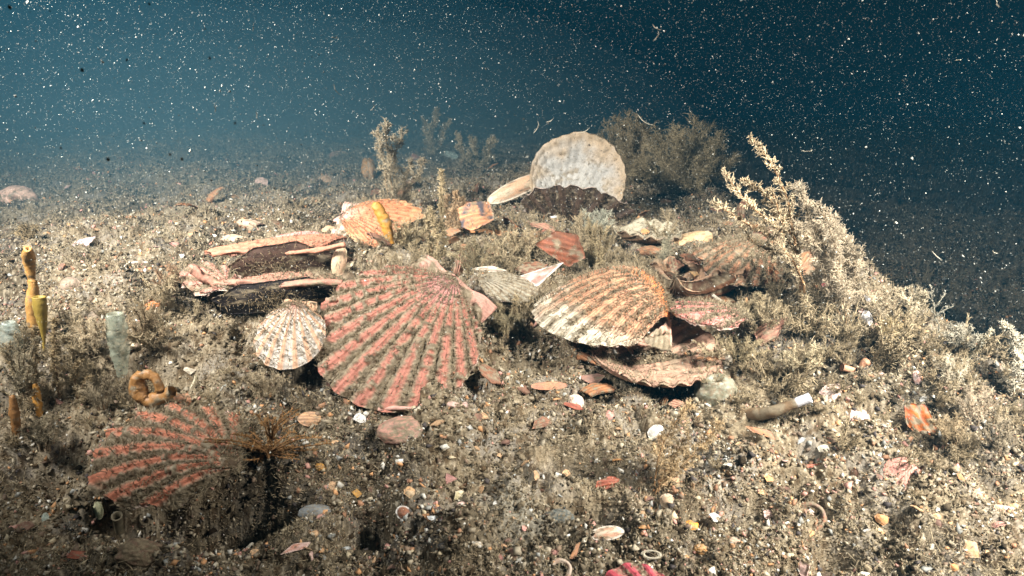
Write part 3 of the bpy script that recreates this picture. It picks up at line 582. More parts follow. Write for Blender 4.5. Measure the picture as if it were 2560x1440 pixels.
for a in [
    ("broken cream shell edge jutting left of the small pink flake", 590, 604, 80, 22, 8, (.56, .40, .28), (.46, .32, .22), dict(k=5, up=.5, silt=.25)),
    ("orange tan shell plate lying across the level pink flake", 835, 596, 60, 26, -10, (.66, .42, .26), (.6, .36, .2), dict(k=6, up=.4, silt=.1, curv=.4)),
    ("knobbly pinkish rubble at the left hinge of the flat orange scallop", 862, 556, 74, 52, 10, (.68, .42, .34), (.58, .34, .26), dict(k=7, up=.2, silt=.15, curv=.6)),
    ("torn orange flap hanging from the flat orange scallop's near edge", 900, 588, 62, 34, -35, (.60, .30, .15), (.5, .26, .14), dict(k=4, up=.2, silt=.1)),
    ("red brown shell bit in the thicket above the pink scallop's ear", 1062, 602, 22, 34, 70, (.5, .16, .06), None, dict(k=4, up=.1, silt=.05)),
    ("orange nub of shell in the curly thicket centre", 1262, 632, 36, 18, 10, (.58, .30, .14), None, dict(k=6, up=.2, silt=.1, curv=.5)),
    ("dark red shell crumb right of the orange nub", 1304, 636, 24, 22, 0, (.36, .11, .06), None, dict(k=5, up=.2, silt=.1)),
    ("coral coloured hooked bit behind the grey green fan", 1215, 655, 30, 16, -30, (.55, .25, .14), None, dict(k=4, up=.2, silt=.1)),
    ("rosy shell edge under the rust brown plate", 1340, 590, 60, 18, 30, (.5, .2, .12), None, dict(k=4, up=.3, silt=.15)),
    ("orange fragment at the far end of the long pale green blade", 1612, 610, 30, 16, -25, (.6, .3, .12), None, dict(k=5, up=.3, silt=.05)),
    ("peach knob joined to a tan shell right of the fluted brown scallop", 1725, 690, 40, 22, -5, (.66, .42, .2), None, dict(k=6, up=.2, silt=.05, curv=.5)),
    ("salmon shell plate half under the fluted brown scallop", 1760, 722, 96, 26, -14, (.52, .28, .18), (.42, .26, .16), dict(k=5, up=.4, silt=.35, ribs=5)),
    ("brown ridged shell plate by the root of the tall branching hydroid", 1880, 672, 96, 50, 22, (.40, .18, .09), (.30, .15, .08), dict(k=5, up=.2, silt=.3, ribs=9, ribamp=.04)),
    ("snowy white crust lump at the root of the tall branching hydroid", 1937, 668, 40, 32, 0, (.75, .73, .68), None, dict(k=7, up=.2, silt=.1, curv=.6)),
    ("pinkish wing of shell right of the orange beak", 1725, 760, 110, 34, -8, (.60, .36, .26), (.52, .34, .22), dict(k=5, up=.35, silt=.35, ribs=8, ribamp=.04, lift=.05)),
    ("triangular ear shaped tan shell under the orange beak", 1590, 838, 120, 66, 22, (.60, .42, .30), (.56, .30, .22), dict(k=3, up=.15, silt=.25, ribs=7, ribamp=.03, lift=.16, rim=(.70, .36, .32))),
    ("white flat chip by the pink crumb on the right crest", 2070, 760, 22, 26, 0, (.78, .76, .74), None, dict(k=5, up=.2, silt=0)),
    ("vivid pink crumb on the right crest", 2062, 742, 22, 16, 10, (.66, .18, .18), None, dict(k=5, up=.2, silt=0)),
    ("large white chalky pebble chip on the right crest below the bush", 2165, 760, 26, 22, 0, (.78, .76, .74), None, dict(k=6, up=.2, silt=0, curv=.6)),
    ("upright white oval chip below the chalky pebble chip", 2168, 795, 24, 44, 5, (.76, .74, .72), None, dict(shape='oval', up=.1, silt=0, curv=.5)),
    ("small white cap chip standing on a brown stub on the right crest", 2290, 772, 18, 20, -30, (.78, .76, .74), None, dict(k=5, up=.2, silt=0)),
    ("wide bleached flake on the bright right slope", 2185, 878, 44, 18, 0, (.74, .70, .62), None, dict(k=5, up=.4, silt=.1)),
    ("pale pink rubble on the bright right slope left of the orange red plate", 2150, 1020, 66, 80, 60, (.72, .50, .44), (.7, .6, .5), dict(k=5, up=.3, silt=.3)),
    ("rose coloured chip beside the small coral scallop", 2290, 1142, 30, 34, 0, (.62, .28, .2), None, dict(k=6, up=.2, silt=.1, curv=.4)),
]: piece(a[0], *a[1:6], a[6], a[7], **a[8])
lump("brown and pink stony shell lump hanging over a dark pit below the pink scallop", 1012, 1072, 132, 72, 4, (.32, .19, .14), (.42, .22, .16), "shell_lump", "shell lump", mat=M_shell, rough=.22, silt=.35, depth=.5, lift=.03)
lump("blue grey pebble on the lower slope", 788, 1262, 86, 38, 4, (.15, .16, .16), (.22, .23, .22), "pebble", "pebble", mat=M_grit, rough=.10, silt=.0, depth=.5)
lump("small black pebble near the bottom edge", 1108, 1392, 26, 18, 0, (.03, .03, .03), (.06, .06, .06), "pebble", "pebble", mat=M_grit, rough=.06, silt=0)
lump("low dark blue grey mud clod right of the smooth mud patch", 1395, 1290, 84, 44, 10, (.10, .11, .10), (.17, .17, .145), "mud_clod", "mud clod", mat=M_silt, rough=.4, silt=.15, depth=.5)
lump("bulky rounded brown clod at the bottom left edge", 360, 1415, 110, 66, 0, (.20, .13, .09), (.26, .2, .13), "mud_clod", "mud clod", mat=M_silt, rough=.3, silt=.4, depth=.6)
lump("spiky brown clod rising from the lower right slope", 2090, 1400, 90, 50, 5, (.15, .11, .08), (.10, .07, .05), "mud_clod", "mud clod", mat=M_silt, rough=.5, silt=.3, depth=.6)
for (nm, lb, x, y, a, b, rt, c1, c2, kw) in [
    ("sponge", "bright orange finger of sponge left of the black hollow", 394, 786, 60, 28, 28, (.72, .17, .02), (.66, .2, .04), dict(rough=.25)),
    ("sponge", "round glowing orange sponge ball under the red ribbed scallop", 518, 1268, 42, 38, 0, (.62, .22, .02), (.55, .2, .03), dict(rough=.12, lift=.08)),
    ("sponge", "saffron yellow orange sponge crust on the lower right slope", 1720, 1291, 58, 36, 8, (.66, .26, .02), (.6, .3, .05), dict(rough=.35)),
    ("sponge", "small dull orange sponge crust just below the saffron one", 1752, 1355, 36, 22, -10, (.5, .24, .06), (.4, .24, .1), dict(rough=.4)),
    ("sponge", "amber sponge nub in the bristles right of the brown tuft", 802, 1150, 30, 20, -20, (.55, .26, .04), (.5, .26, .06), dict(rough=.3)),
    ("sponge", "little orange sponge paddle standing on the boat shaped shell", 1375, 430, 18, 32, 8, (.60, .27, .07), (.52, .24, .06), dict(rough=.15, foot=(1378, 520))),
    ("sponge", "brown orange pointed sponge left of the tall pale hydroid", 922, 425, 34, 54, 12, (.36, .20, .08), (.30, .17, .08), dict(rough=.35, foot=(922, 452))),
    ("sponge", "mustard sponge cushion by the dark hollow on the right", 1953, 790, 40, 44, 10, (.50, .34, .12), (.42, .30, .13), dict(rough=.25, silt=.3)),
    ("sponge", "pale pink rounded puff sponge with a central pore at the far left", 46, 505, 92, 82, 0, (.68, .46, .34), (.60, .40, .30), dict(rough=.12, hole=(-.15, .1, 1, .2), silt=.1, up=.1)),
    ("snail", "tiny white and tan snail shell right of the pink scallop", 1245, 818, 18, 24, 40, (.66, .5, .4), (.5, .32, .24), dict(rough=.08, silt=0)),
    ("snail", "shiny dark ringed snail shell at the foot of the pink scallop", 1130, 948, 34, 30, 0, (.10, .05, .04), (.4, .2, .12), dict(rough=.05, hole=(.1, 0, 1, .35), silt=0, lift=.05)),
    ("pearly_egg", "pink white bead in the black hollow above the striped scallop", 756, 762, 32, 22, -20, (.70, .38, .32), (.60, .34, .26), dict(rough=.1, silt=.1, lift=.05)),
    ("sponge", "greenish grey sponge mound with a dark open pore behind the white tipped tube", 1790, 985, 100, 80, 10, (.17, .16, .10), (.27, .27, .2), dict(rough=.18, hole=(.12, .75, .9, .30), silt=.25, up=.3)),
]:
    kw = dict(kw)
    lump(lb, x, y, a, b, rt, c1, c2, nm, "snail shell" if nm == "snail" else ("bead" if nm == "pearly_egg" else "sponge"), **kw)
# brown ring sponge
tube("curled orange brown sponge lump around a dark centre just above the red ribbed scallop", [(432, 978), (398, 996), (366, 998), (346, 975), (344, 950), (362, 938), (386, 944), (400, 975)], (385, 1000), [30, 34, 40, 40, 34, 28, 24, 26], "sponge", "sponge", (.34, .17, .055), dy=[-.07]*8, bump=.6, silt=.42, seed=31)
# tubes and stalks
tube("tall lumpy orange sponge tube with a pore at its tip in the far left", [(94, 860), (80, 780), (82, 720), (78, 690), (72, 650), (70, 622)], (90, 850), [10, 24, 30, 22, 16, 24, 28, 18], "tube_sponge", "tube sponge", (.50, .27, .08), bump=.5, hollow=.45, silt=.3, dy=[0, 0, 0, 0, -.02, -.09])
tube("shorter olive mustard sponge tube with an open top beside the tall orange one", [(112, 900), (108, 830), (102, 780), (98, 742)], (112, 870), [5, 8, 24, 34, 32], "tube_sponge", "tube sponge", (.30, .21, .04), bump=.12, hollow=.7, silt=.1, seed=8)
tube("thin amber sponge finger low in the left hydroids", [(100, 1040), (92, 990), (88, 960)], (100, 1030), [14, 20, 10], "tube_sponge", "tube sponge", (.56, .28, .06), bump=.4, silt=.05, seed=9)
tube("slim brown sponge finger at the left edge below the hydroids", [(42, 1090), (36, 1030), (30, 990)], (42, 1080), [20, 24, 12], "tube_sponge", "tube sponge", (.34, .17, .06), bump=.3, silt=.15, seed=10)
tube("double tipped amber sponge blade standing in front of the flat orange scallop", [(985, 640), (972, 585), (958, 545), (938, 510)], (982, 640), [14, 26, 32, 24], "blade_sponge", "sponge", (.46, .23, .04), bump=.3, silt=.12, seed=11)
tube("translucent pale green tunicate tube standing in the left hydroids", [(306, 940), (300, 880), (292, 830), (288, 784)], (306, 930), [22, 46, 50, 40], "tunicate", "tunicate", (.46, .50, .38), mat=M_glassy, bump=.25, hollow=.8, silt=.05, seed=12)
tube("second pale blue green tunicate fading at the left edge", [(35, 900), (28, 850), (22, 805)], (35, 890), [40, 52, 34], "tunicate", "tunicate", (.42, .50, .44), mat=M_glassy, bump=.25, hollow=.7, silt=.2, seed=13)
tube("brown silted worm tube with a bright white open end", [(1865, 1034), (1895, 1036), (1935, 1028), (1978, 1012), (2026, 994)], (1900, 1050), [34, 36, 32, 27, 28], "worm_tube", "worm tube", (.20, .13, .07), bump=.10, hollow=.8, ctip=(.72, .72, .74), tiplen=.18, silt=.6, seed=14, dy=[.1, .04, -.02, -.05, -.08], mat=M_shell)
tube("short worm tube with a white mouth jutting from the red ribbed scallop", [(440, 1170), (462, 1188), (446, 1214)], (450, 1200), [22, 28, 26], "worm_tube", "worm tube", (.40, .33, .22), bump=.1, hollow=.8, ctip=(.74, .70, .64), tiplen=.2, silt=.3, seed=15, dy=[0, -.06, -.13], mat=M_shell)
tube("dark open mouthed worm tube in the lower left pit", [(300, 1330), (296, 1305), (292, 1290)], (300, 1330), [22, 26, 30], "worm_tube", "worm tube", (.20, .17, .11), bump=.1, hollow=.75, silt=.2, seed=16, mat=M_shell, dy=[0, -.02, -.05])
tube("pinkish stalk ending in a tan knob on the right slope", [(2105, 918), (2140, 925), (2160, 908), (2170, 903)], (2130, 925), [22, 16, 12, 24, 22], "stalked_sponge", "stalked sponge", (.50, .27, .16), bump=.1, silt=.1, seed=17)
tube("bare brown twig standing near the pale pink nub", [(2312, 940), (2328, 922), (2342, 908)], (2310, 945), [9, 10, 7], "twig", "twig", (.24, .17, .1), bump=.2, silt=.2, seed=18, mat=M_hyd)
tube("white beaded worm tube lying right of the humped shell", [(1780, 737), (1810, 758), (1850, 775), (1885, 788)], (1830, 790), [9, 9, 10, 9], "worm_tube", "worm tube", (.56, .5, .4), bump=.2, silt=.3, seed=19, mat=M_shell)
tube("thin cream worm tube resting on the red ribbed scallop", [(428, 1030), (436, 1042), (442, 1058)], (435, 1050), [6, 7, 6], "worm_tube", "worm tube", (.74, .66, .46), bump=.1, silt=0, seed=20, mat=M_shell)
tube("thin cream worm tube on the orange fragment at left", [(490, 940), (486, 955), (478, 970)], (485, 965), [7, 8, 7], "worm_tube", "worm tube", (.74, .66, .46), bump=.1, silt=0, seed=21, mat=M_shell)
tube("pink worm like tube below the large pink scallop", [(946, 1024), (985, 1020), (1030, 1022)], (985, 1020), [11, 13, 10], "worm_tube", "worm tube", (.52, .30, .24), bump=.1, silt=.2, seed=22, mat=M_shell)
# two walls of the hollow, its shade painted into their dark colour; knobbly rims
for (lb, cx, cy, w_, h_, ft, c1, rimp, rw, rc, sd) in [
    ("shell valve with shade painted in dark brown, upper wall of the hollow", 698, 662, 372, 104, (698, 728), (.05, .026, .016), [(532, 636), (600, 628), (680, 634), (770, 628), (862, 612)], [16, 12, 9, 12, 14], (.46, .21, .13), 5),
    ("added shell plate painted black brown for shade, lower wall of the hollow", 690, 740, 372, 100, (690, 792), (.014, .010, .009), [(484, 672), (520, 700), (560, 710), (640, 706), (700, 714), (780, 706), (856, 706)], [20, 22, 20, 18, 22, 17, 12], (.38, .19, .13), 9)]:  # added plate, coloured near black to stand for the cavity's shade
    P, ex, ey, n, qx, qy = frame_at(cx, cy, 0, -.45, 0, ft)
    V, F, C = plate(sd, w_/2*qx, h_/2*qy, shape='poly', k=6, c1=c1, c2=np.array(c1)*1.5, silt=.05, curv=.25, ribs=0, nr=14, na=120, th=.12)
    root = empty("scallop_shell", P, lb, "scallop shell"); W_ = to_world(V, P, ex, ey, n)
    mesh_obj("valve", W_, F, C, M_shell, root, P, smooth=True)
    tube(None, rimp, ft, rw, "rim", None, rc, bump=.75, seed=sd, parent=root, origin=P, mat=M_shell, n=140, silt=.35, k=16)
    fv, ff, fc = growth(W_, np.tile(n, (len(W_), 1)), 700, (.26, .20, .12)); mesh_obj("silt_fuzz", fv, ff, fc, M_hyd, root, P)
# ------------------------------------------------------------------ hydroids
def hyd_segs(stems, blen, bgap, r0, polyp, pl, fan=.5, up=.7, sub=3, rs=RS, taper=True, blunt=1.):
    """stems: list of (n,3) polylines. returns stem segments and frond segments"""
    SS = []; FF = []
    for St in stems:
        n = len(St); L = np.linalg.norm(np.diff(St, axis=0), axis=1); tot = L.sum(); d = norm(np.gradient(St, axis=0))
        rr = r0*(1-.65*np.linspace(0, 1, n))
        SS.append(np.concatenate([St[:-1], St[1:], rr[:-1, None], rr[1:, None]], 1))
        nb = int(tot/bgap)
        for b in range(nb):
            s = .12+.88*(b+rs.uniform(0, 1))/max(nb, 1)
            if s >= 1: continue
            i = int(s*(n-1)); P = St[i]; D = d[i]
            l = blen*(1-.65*s if taper else 1)*rs.uniform(.5, 1.15)
            side = norm(rs.normal(0, 1, 3)*[1, fan, .6]); side = norm(side-D*np.dot(side, D))
            v = norm(D*up+side*(1.1-up*.4)+[0, 0, .15]); m = 5; pts = [P]
            for q in range(m):
                v = norm(v+rs.normal(0, .14, 3)+D*.12); pts.append(pts[-1]+v*l/m)
            pts = np.array(pts); rb = r0*.5*(1-.1*np.arange(m+1))
            FF.append(np.concatenate([pts[:-1], pts[1:], rb[:-1, None], rb[1:, None]], 1))
            for c in range(sub):
                k = rs.randint(1, m); sv = norm(v*.6+rs.normal(0, .6, 3)); sl = l*rs.uniform(.25, .5)
                a = pts[k]; mid = a+sv*sl*.5; e = mid+norm(sv+rs.normal(0, .4, 3))*sl*.5
                FF.append(np.array([[*a, *mid, r0*.36, r0*.32], [*mid, *e, r0*.32, r0*.16]]))
    SS = np.concatenate(SS); FF = np.concatenate(FF) if FF else np.zeros((0, 8))
    al = np.concatenate([SS, FF]); ln = np.linalg.norm(al[:, 3:6]-al[:, :3], axis=1)
    npz = int(polyp); i = rs.choice(len(al), npz, p=ln/ln.sum()); t = rs.uniform(0, 1, (npz, 1))
    P = al[i, :3]*(1-t)+al[i, 3:6]*t; D = norm(al[i, 3:6]-al[i, :3])*.7+rs.normal(0, .7, (npz, 3)); Q = P+norm(D)*pl*rs.uniform(.4, 1.3, (npz, 1))
    PP = np.concatenate([P, Q, np.full((npz, 1), r0*.34), np.full((npz, 1), r0*.34*blunt*.6)], 1)
    return SS, np.concatenate([FF, PP])
def seg_mesh(name, S_, col, parent=None, origin=None, var=.35, seed=1, k=3):
    v, f, src = prisms(S_[:, :3], S_[:, 3:6], S_[:, 6], S_[:, 7], k)
    rs = np.random.RandomState(seed); c = np.array(col)*(1-var+2*var*rs.uniform(0, 1, (len(S_), 1)))
    q = vn(S_[:, 0]*14, S_[:, 1]*14, S_[:, 2]*14, seed)[:, None]; c = c*(.6+.8*q)
    return mesh_obj(name, v, f, c[src], M_hyd, parent, origin)
def hydroid(label, foot, stems, blen=30, bgap=7, r0=2.6, polyp=2500, pl=9, col=(.42, .35, .23), scol=(.26, .18, .10), depth=.25, name="hydroid", cat="hydroid", group=None, seed=None, **kw):
    """stem paths and lengths in photo pixels at the depth of the foot"""
    rs = np.random.RandomState(seed or int(foot[0]*7+foot[1]) % 99991); F = hit(*foot); q = F[1]/FPX
    st = []
    for s in stems:
        dy = np.cumsum(np.concatenate([[rs.uniform(-.25, .25)*depth], rs.normal(0, .25*depth, len(s)-1)]))
        P = spline(px_path(s, foot, dy), 26); P = P+np.stack([fbm(P[:, 2]*3+k*9, P[:, 2]*0+foot[0], f=4, o=2, seed=k+3)-.5 for k in range(3)], 1)*.02
        P[0, 2] -= .03; st.append(P)
    SS, FF = hyd_segs(st, blen*q, bgap*q, r0*q, polyp, pl*q, rs=rs, **kw)
    O = st[0][0]; root = empty(name, O, label, cat, group)
    for k_ in range(len(st)): seg_mesh("stem", SS[k_*25:(k_+1)*25], scol, root, O, k=5)
    seg_mesh("fronds", FF, col, root, O, seed=int(foot[0]))
    return root
PALE = (.50, .42, .28); MID = (.34, .27, .16); DIM = (.40, .33, .21); BRW = (.22, .14, .075)
hydroid("tall gnarled hydroid arching high on the right with pale crusted side branches", (2030, 800),
        [[(2025, 815), (2000, 720), (1990, 640), (1982, 560), (1968, 500), (1935, 420), (1900, 372), (1876, 345)],
         [(2010, 720), (1985, 660), (1940, 600), (1890, 570), (1830, 535), (1782, 512)],
         [(2000, 640), (1960, 590), (1935, 560), (1880, 520), (1840, 475), (1812, 428)],
         [(1985, 560), (1950, 530), (1925, 500), (1890, 470), (1855, 445)],
         [(2005, 690), (1960, 640), (1930, 625), (1890, 610), (1850, 560)],
         [(1990, 600), (1960, 560), (1945, 520), (1930, 478)]], blen=44, bgap=8, r0=3.3, polyp=5500, pl=8, col=(.52, .42, .27), scol=(.30, .18, .09), depth=.35, up=.75, sub=3, blunt=1.2)
hydroid("dense plumed pale hydroid bushing out at the right of the tall one", (2105, 790),
        [[(2110, 800), (2085, 700), (2050, 600), (2010, 500), (1990, 465)], [(2115, 800), (2100, 700), (2080, 590), (2045, 510)], [(2120, 800), (2120, 700), (2110, 620), (2080, 545)],
         [(2130, 800), (2135, 720), (2135, 650), (2120, 600)], [(2100, 800), (2070, 700), (2035, 620), (2000, 560)], [(2125, 800), (2105, 740), (2090, 650), (2060, 560)], [(2090, 800), (2060, 740), (2050, 680), (2040, 640)]],
        blen=64, bgap=5.5, r0=2.2, polyp=15000, pl=12, col=(.48, .40, .28), scol=(.26, .17, .09), depth=.5, up=.85, sub=4)
hydroid("feathery pale hydroid standing tall behind the flat orange scallop", (975, 560),
        [[(985, 570), (980, 480), (972, 400), (965, 340), (968, 312)], [(980, 560), (985, 450), (990, 380), (1010, 330)], [(975, 560), (965, 450), (955, 380), (945, 330)], [(990, 565), (1010, 470), (1030, 400)], [(985, 560), (1000, 520), (1040, 440), (1060, 400)]],
        blen=46, bgap=7, r0=1.5, polyp=6500, pl=9, col=(.36, .30, .20), depth=.4, sub=4)
hydroid("dim grey hydroid far off behind the feathery pale one", (1090, 400), [[(1085, 410), (1080, 350), (1085, 300), (1095, 276)], [(1090, 410), (1100, 350), (1120, 300)], [(1085, 410), (1070, 350), (1060, 300)]], blen=30, bgap=5, r0=2, polyp=3000, pl=7, col=DIM, depth=.4)
hydroid("fuzzy dim bush at the far side left of the dark pair", (1200, 425), [[(1200, 430), (1190, 390), (1180, 345)], [(1210, 430), (1220, 385), (1235, 350)], [(1190, 430), (1160, 385), (1145, 340)]], blen=34, bgap=5, r0=1.8, polyp=3500, pl=7, col=DIM, depth=.4)
def bushfan(label, foot, cx, ytop, wid, n, **kw):
    rs = np.random.RandomState(int(foot[0])); st = []
    for i in range(n):
        a = (i+.5)/n*2-1+rs.uniform(-.1, .1); x1 = cx+a*wid/2; h_ = (foot[1]-ytop)*math.sqrt(max(.15, 1-a*a*.8))*rs.uniform(.75, 1.02)
        st.append([(foot[0]+a*wid*.12, foot[1]+6), (foot[0]+(x1-foot[0])*.45+rs.uniform(-6, 6), foot[1]-h_*.45), (x1+rs.uniform(-8, 8), foot[1]-h_)])
    return hydroid(label, foot, st, **kw)
bushfan("hair fine dark bush behind the upright white scallop, the smaller of two", (1570, 455), 1570, 275, 150, 16, blen=52, bgap=5, r0=1.3, polyp=9000, pl=11, col=(.30, .24, .145), scol=(.22, .17, .10), depth=.9, sub=4)
bushfan("hair fine dark bush on the far right rim, the widest bush", (1720, 490), 1715, 300, 270, 26, blen=60, bgap=5, r0=1.3, polyp=16000, pl=12, col=(.29, .235, .14), scol=(.22, .17, .10), depth=1.1, sub=4)
hydroid("tall straight tan hydroid stem behind the pink scallop's ear", (1100, 655), [[(1105, 665), (1108, 590), (1104, 500), (1104, 425)], [(1095, 665), (1090, 590), (1078, 520)], [(1085, 660), (1075, 600), (1068, 540)]], blen=20, bgap=6, r0=3, polyp=3000, pl=9, col=(.40, .32, .19), depth=.15)
hydroid("stubby tan hydroid with a brushy top left of the slate and orange shell", (1140, 600), [[(1140, 605), (1138, 540), (1140, 480)], [(1130, 605), (1120, 540), (1112, 490)], [(1150, 600), (1152, 540), (1158, 500)]], blen=26, bgap=5, r0=2.6, polyp=3500, pl=9, col=(.38, .27, .16), depth=.15)
for (lb, x, y, tw, th_, n, c) in [
    ("curly tan hydroid thicket left of the tall straight stem", 1010, 640, 130, 95, 7, (.36, .29, .17)),
    ("curly tan hydroid thicket behind the grey green fan shell", 1190, 690, 150, 100, 9, (.34, .28, .17)),
    ("bright wiry hydroid thicket above the pink shard", 1300, 660, 110, 90, 8, (.46, .37, .23)),
    ("brown hydroid thicket left of the rust brown plate", 1345, 640, 80, 80, 6, (.33, .25, .15)),
    ("brown hydroid thicket right of the rust brown plate", 1490, 670, 80, 130, 7, (.36, .29, .17)),
    ("silver green starry hydroid below the wavy brown valve", 1490, 590, 95, 70, 9, (.46, .45, .34)),
    ("wispy hydroid sprig standing in front of the dark gaping valve", 1665, 680, 26, 110, 3, (.34, .31, .21)),
    ("sandy hydroid clump on the crest left of the tall branching one", 1905, 720, 130, 110, 9, (.44, .37, .24)),
    ("sandy hydroid clump behind the mustard sponge", 1900, 800, 140, 70, 9, (.38, .31, .19)),
    ("pale hydroid clump at the root of the plumed one", 2040, 830, 150, 90, 10, (.50, .43, .29)),
    ("brown edged pale bush on the right crest past the plumed one", 2215, 790, 130, 75, 10, (.48, .40, .27)),
    ("second pale bush on the right crest, nearer the dark water", 2290, 790, 80, 80, 7, (.48, .41, .28)),
    ("grey wiry bush on the outer edge of the right slope", 2400, 880, 110, 80, 8, (.36, .33, .25)),
    ("golden brown tuft on the right slope above the knobbed stalk", 2225, 845, 60, 50, 6, (.36, .28, .15)),
    ("russet hydroid brush left of the black hollow", 440, 742, 120, 80, 10, (.30, .20, .12)),
    ("russet brown brush hanging over the left side of the hollow", 545, 760, 60, 60, 5, (.26, .19, .11)),
    ("fluffy beige tuft left of the glassy tunicate", 235, 880, 110, 90, 10, (.42, .34, .22)),
    ("dense brown mossy tuft right of the glassy tunicate", 370, 860, 110, 100, 10, (.30, .23, .14)),
    ("low mossy tuft at the left edge of the red ribbed scallop", 255, 1010, 120, 80, 8, (.28, .23, .15)),
    ("sprawling wiry hydroid at the left edge by the amber finger", 60, 980, 120, 150, 9, (.34, .29, .19)),
    ("mossy hydroid clump at the left edge below the slim brown finger", 110, 1110, 140, 80, 8, (.24, .20, .13)),
    ("tawny beard of hydroid under the red ribbed scallop's lower edge", 420, 1185, 150, 60, 10, (.34, .26, .16)),
    ("brown grassy fringe on the far right slope", 2440, 1050, 130, 90, 10, (.44, .36, .25)),
    ("straw coloured fringe on the right slope above the orange red plate", 2370, 960, 110, 70, 8, (.48, .42, .30)),
    ("low scrubby tuft right of the orange red plate", 2380, 1100, 120, 70, 8, (.36, .28, .17)),
    ("dark scrubby tuft at the right edge of the slope", 2500, 1120, 80, 80, 6, (.30, .25, .17)),
    ("fuzzy tan tuft in the gap below the large pink scallop's right side", 1260, 830, 110, 60, 8, (.30, .25, .15)),
    ("fuzzy tan tuft hugging the right side of the pink scallop's ear", 1290, 790, 100, 50, 7, (.28, .22, .13)),
    ("beige mossy cushion below the striped scallop", 660, 990, 200, 60, 12, (.38, .31, .20)),
    ("pale fluff tuft sitting on the knobbly pink rim", 690, 700, 60, 55, 5, (.44, .38, .26)),
    ("olive cushion of fuzz below the toothed rim on the right", 1850, 900, 170, 60, 12, (.33, .27, .16)),
    ("straw fuzz cushion left of the knobbed stalk", 2010, 920, 160, 60, 12, (.46, .39, .25)),
]:
    bushfan(lb, (x, y), x, y-th_, tw, n, blen=26, bgap=5, r0=1.9, polyp=int(900+220*n), pl=9, col=c, scol=(c[0]*.6, c[1]*.5, c[2]*.45), depth=.35, sub=3)
for (lb, st) in [("upright brown bottlebrush hydroid at the left, below the tall orange tube", [[(95, 1010), (90, 930), (88, 860), (86, 820)]]),
                 ("slender brown hydroid stem right of the mustard tube", [[(150, 1000), (138, 920), (134, 860), (136, 800)]]),
                 ("dark thin hydroid stem leaning at the left edge", [[(60, 980), (32, 920), (10, 870)]]),
                 ("forked straw hydroid in the shade left of the ring sponge", [[(190, 990), (185, 940), (200, 905)], [(190, 990), (205, 960), (222, 940)]]),
                 ("spindly hydroid with twig like arms on the far left mud", [[(70, 622), (68, 600), (66, 575)], [(68, 600), (58, 585), (54, 572)], [(68, 600), (80, 588), (88, 575)]])]:
    hydroid(lb, (st[0][0][0], st[0][0][1]-5), st, blen=22, bgap=6, r0=3, polyp=1500, pl=9, col=(.30, .23, .13), scol=(.22, .14, .08), depth=.1)
hydroid("white feathered hydroid sprig at the right edge against dark water", (2535, 990), [[(2530, 1000), (2540, 920), (2535, 860), (2512, 812)], [(2538, 930), (2552, 890), (2556, 850)]], blen=36, bgap=5, r0=3, polyp=3000, pl=10, col=(.55, .50, .38), scol=(.34, .24, .14), depth=.1)
hydroid("bare forked sprig leaning out over the right slope", (2400, 920), [[(2395, 925), (2425, 890), (2455, 855), (2480, 820)], [(2440, 872), (2450, 850), (2452, 840)]], blen=18, bgap=9, r0=3, polyp=900, pl=8, col=(.52, .47, .34), scol=(.4, .34, .22), depth=.1)
hydroid("thin leafless branching sprig on the right crest", (2345, 830), [[(2345, 835), (2340, 790), (2328, 745), (2328, 715)], [(2340, 790), (2362, 775), (2385, 765)], [(2336, 770), (2350, 750), (2362, 735)]], blen=26, bgap=14, r0=2, polyp=200, pl=6, col=(.30, .28, .22), scol=(.26, .24, .18), depth=.1)
hydroid("large feathery tan hydroid lying across the lower right slope", (1640, 1220), [[(1640, 1225), (1700, 1170), (1760, 1110), (1800, 1060)], [(1640, 1200), (1650, 1130), (1690, 1060), (1730, 1010)], [(1650, 1215), (1680, 1150), (1720, 1090)]], blen=60, bgap=6, r0=2.0, polyp=4500, pl=11, col=(.50, .37, .21), scol=(.36, .21, .10), depth=.1, up=.6)
hydroid("bristly dark brown tuft with stiff crooked stems beside the red ribbed scallop", (660, 1125),
        [[(670, 1130), (670-150*math.cos(a)*(.7+.3*math.sin(a*5))*.5, 1125-120*math.sin(a)*.5), (670-165*math.cos(a)*(.75+.25*math.sin(a*7)), 1122-115*math.sin(a)*(.8+.2*math.cos(a*6)))] for a in np.linspace(-.35, 3.4, 30)],
        blen=22, bgap=16, r0=3.4, polyp=900, pl=12, col=(.30, .17, .07), scol=(.26, .14, .06), depth=.5)
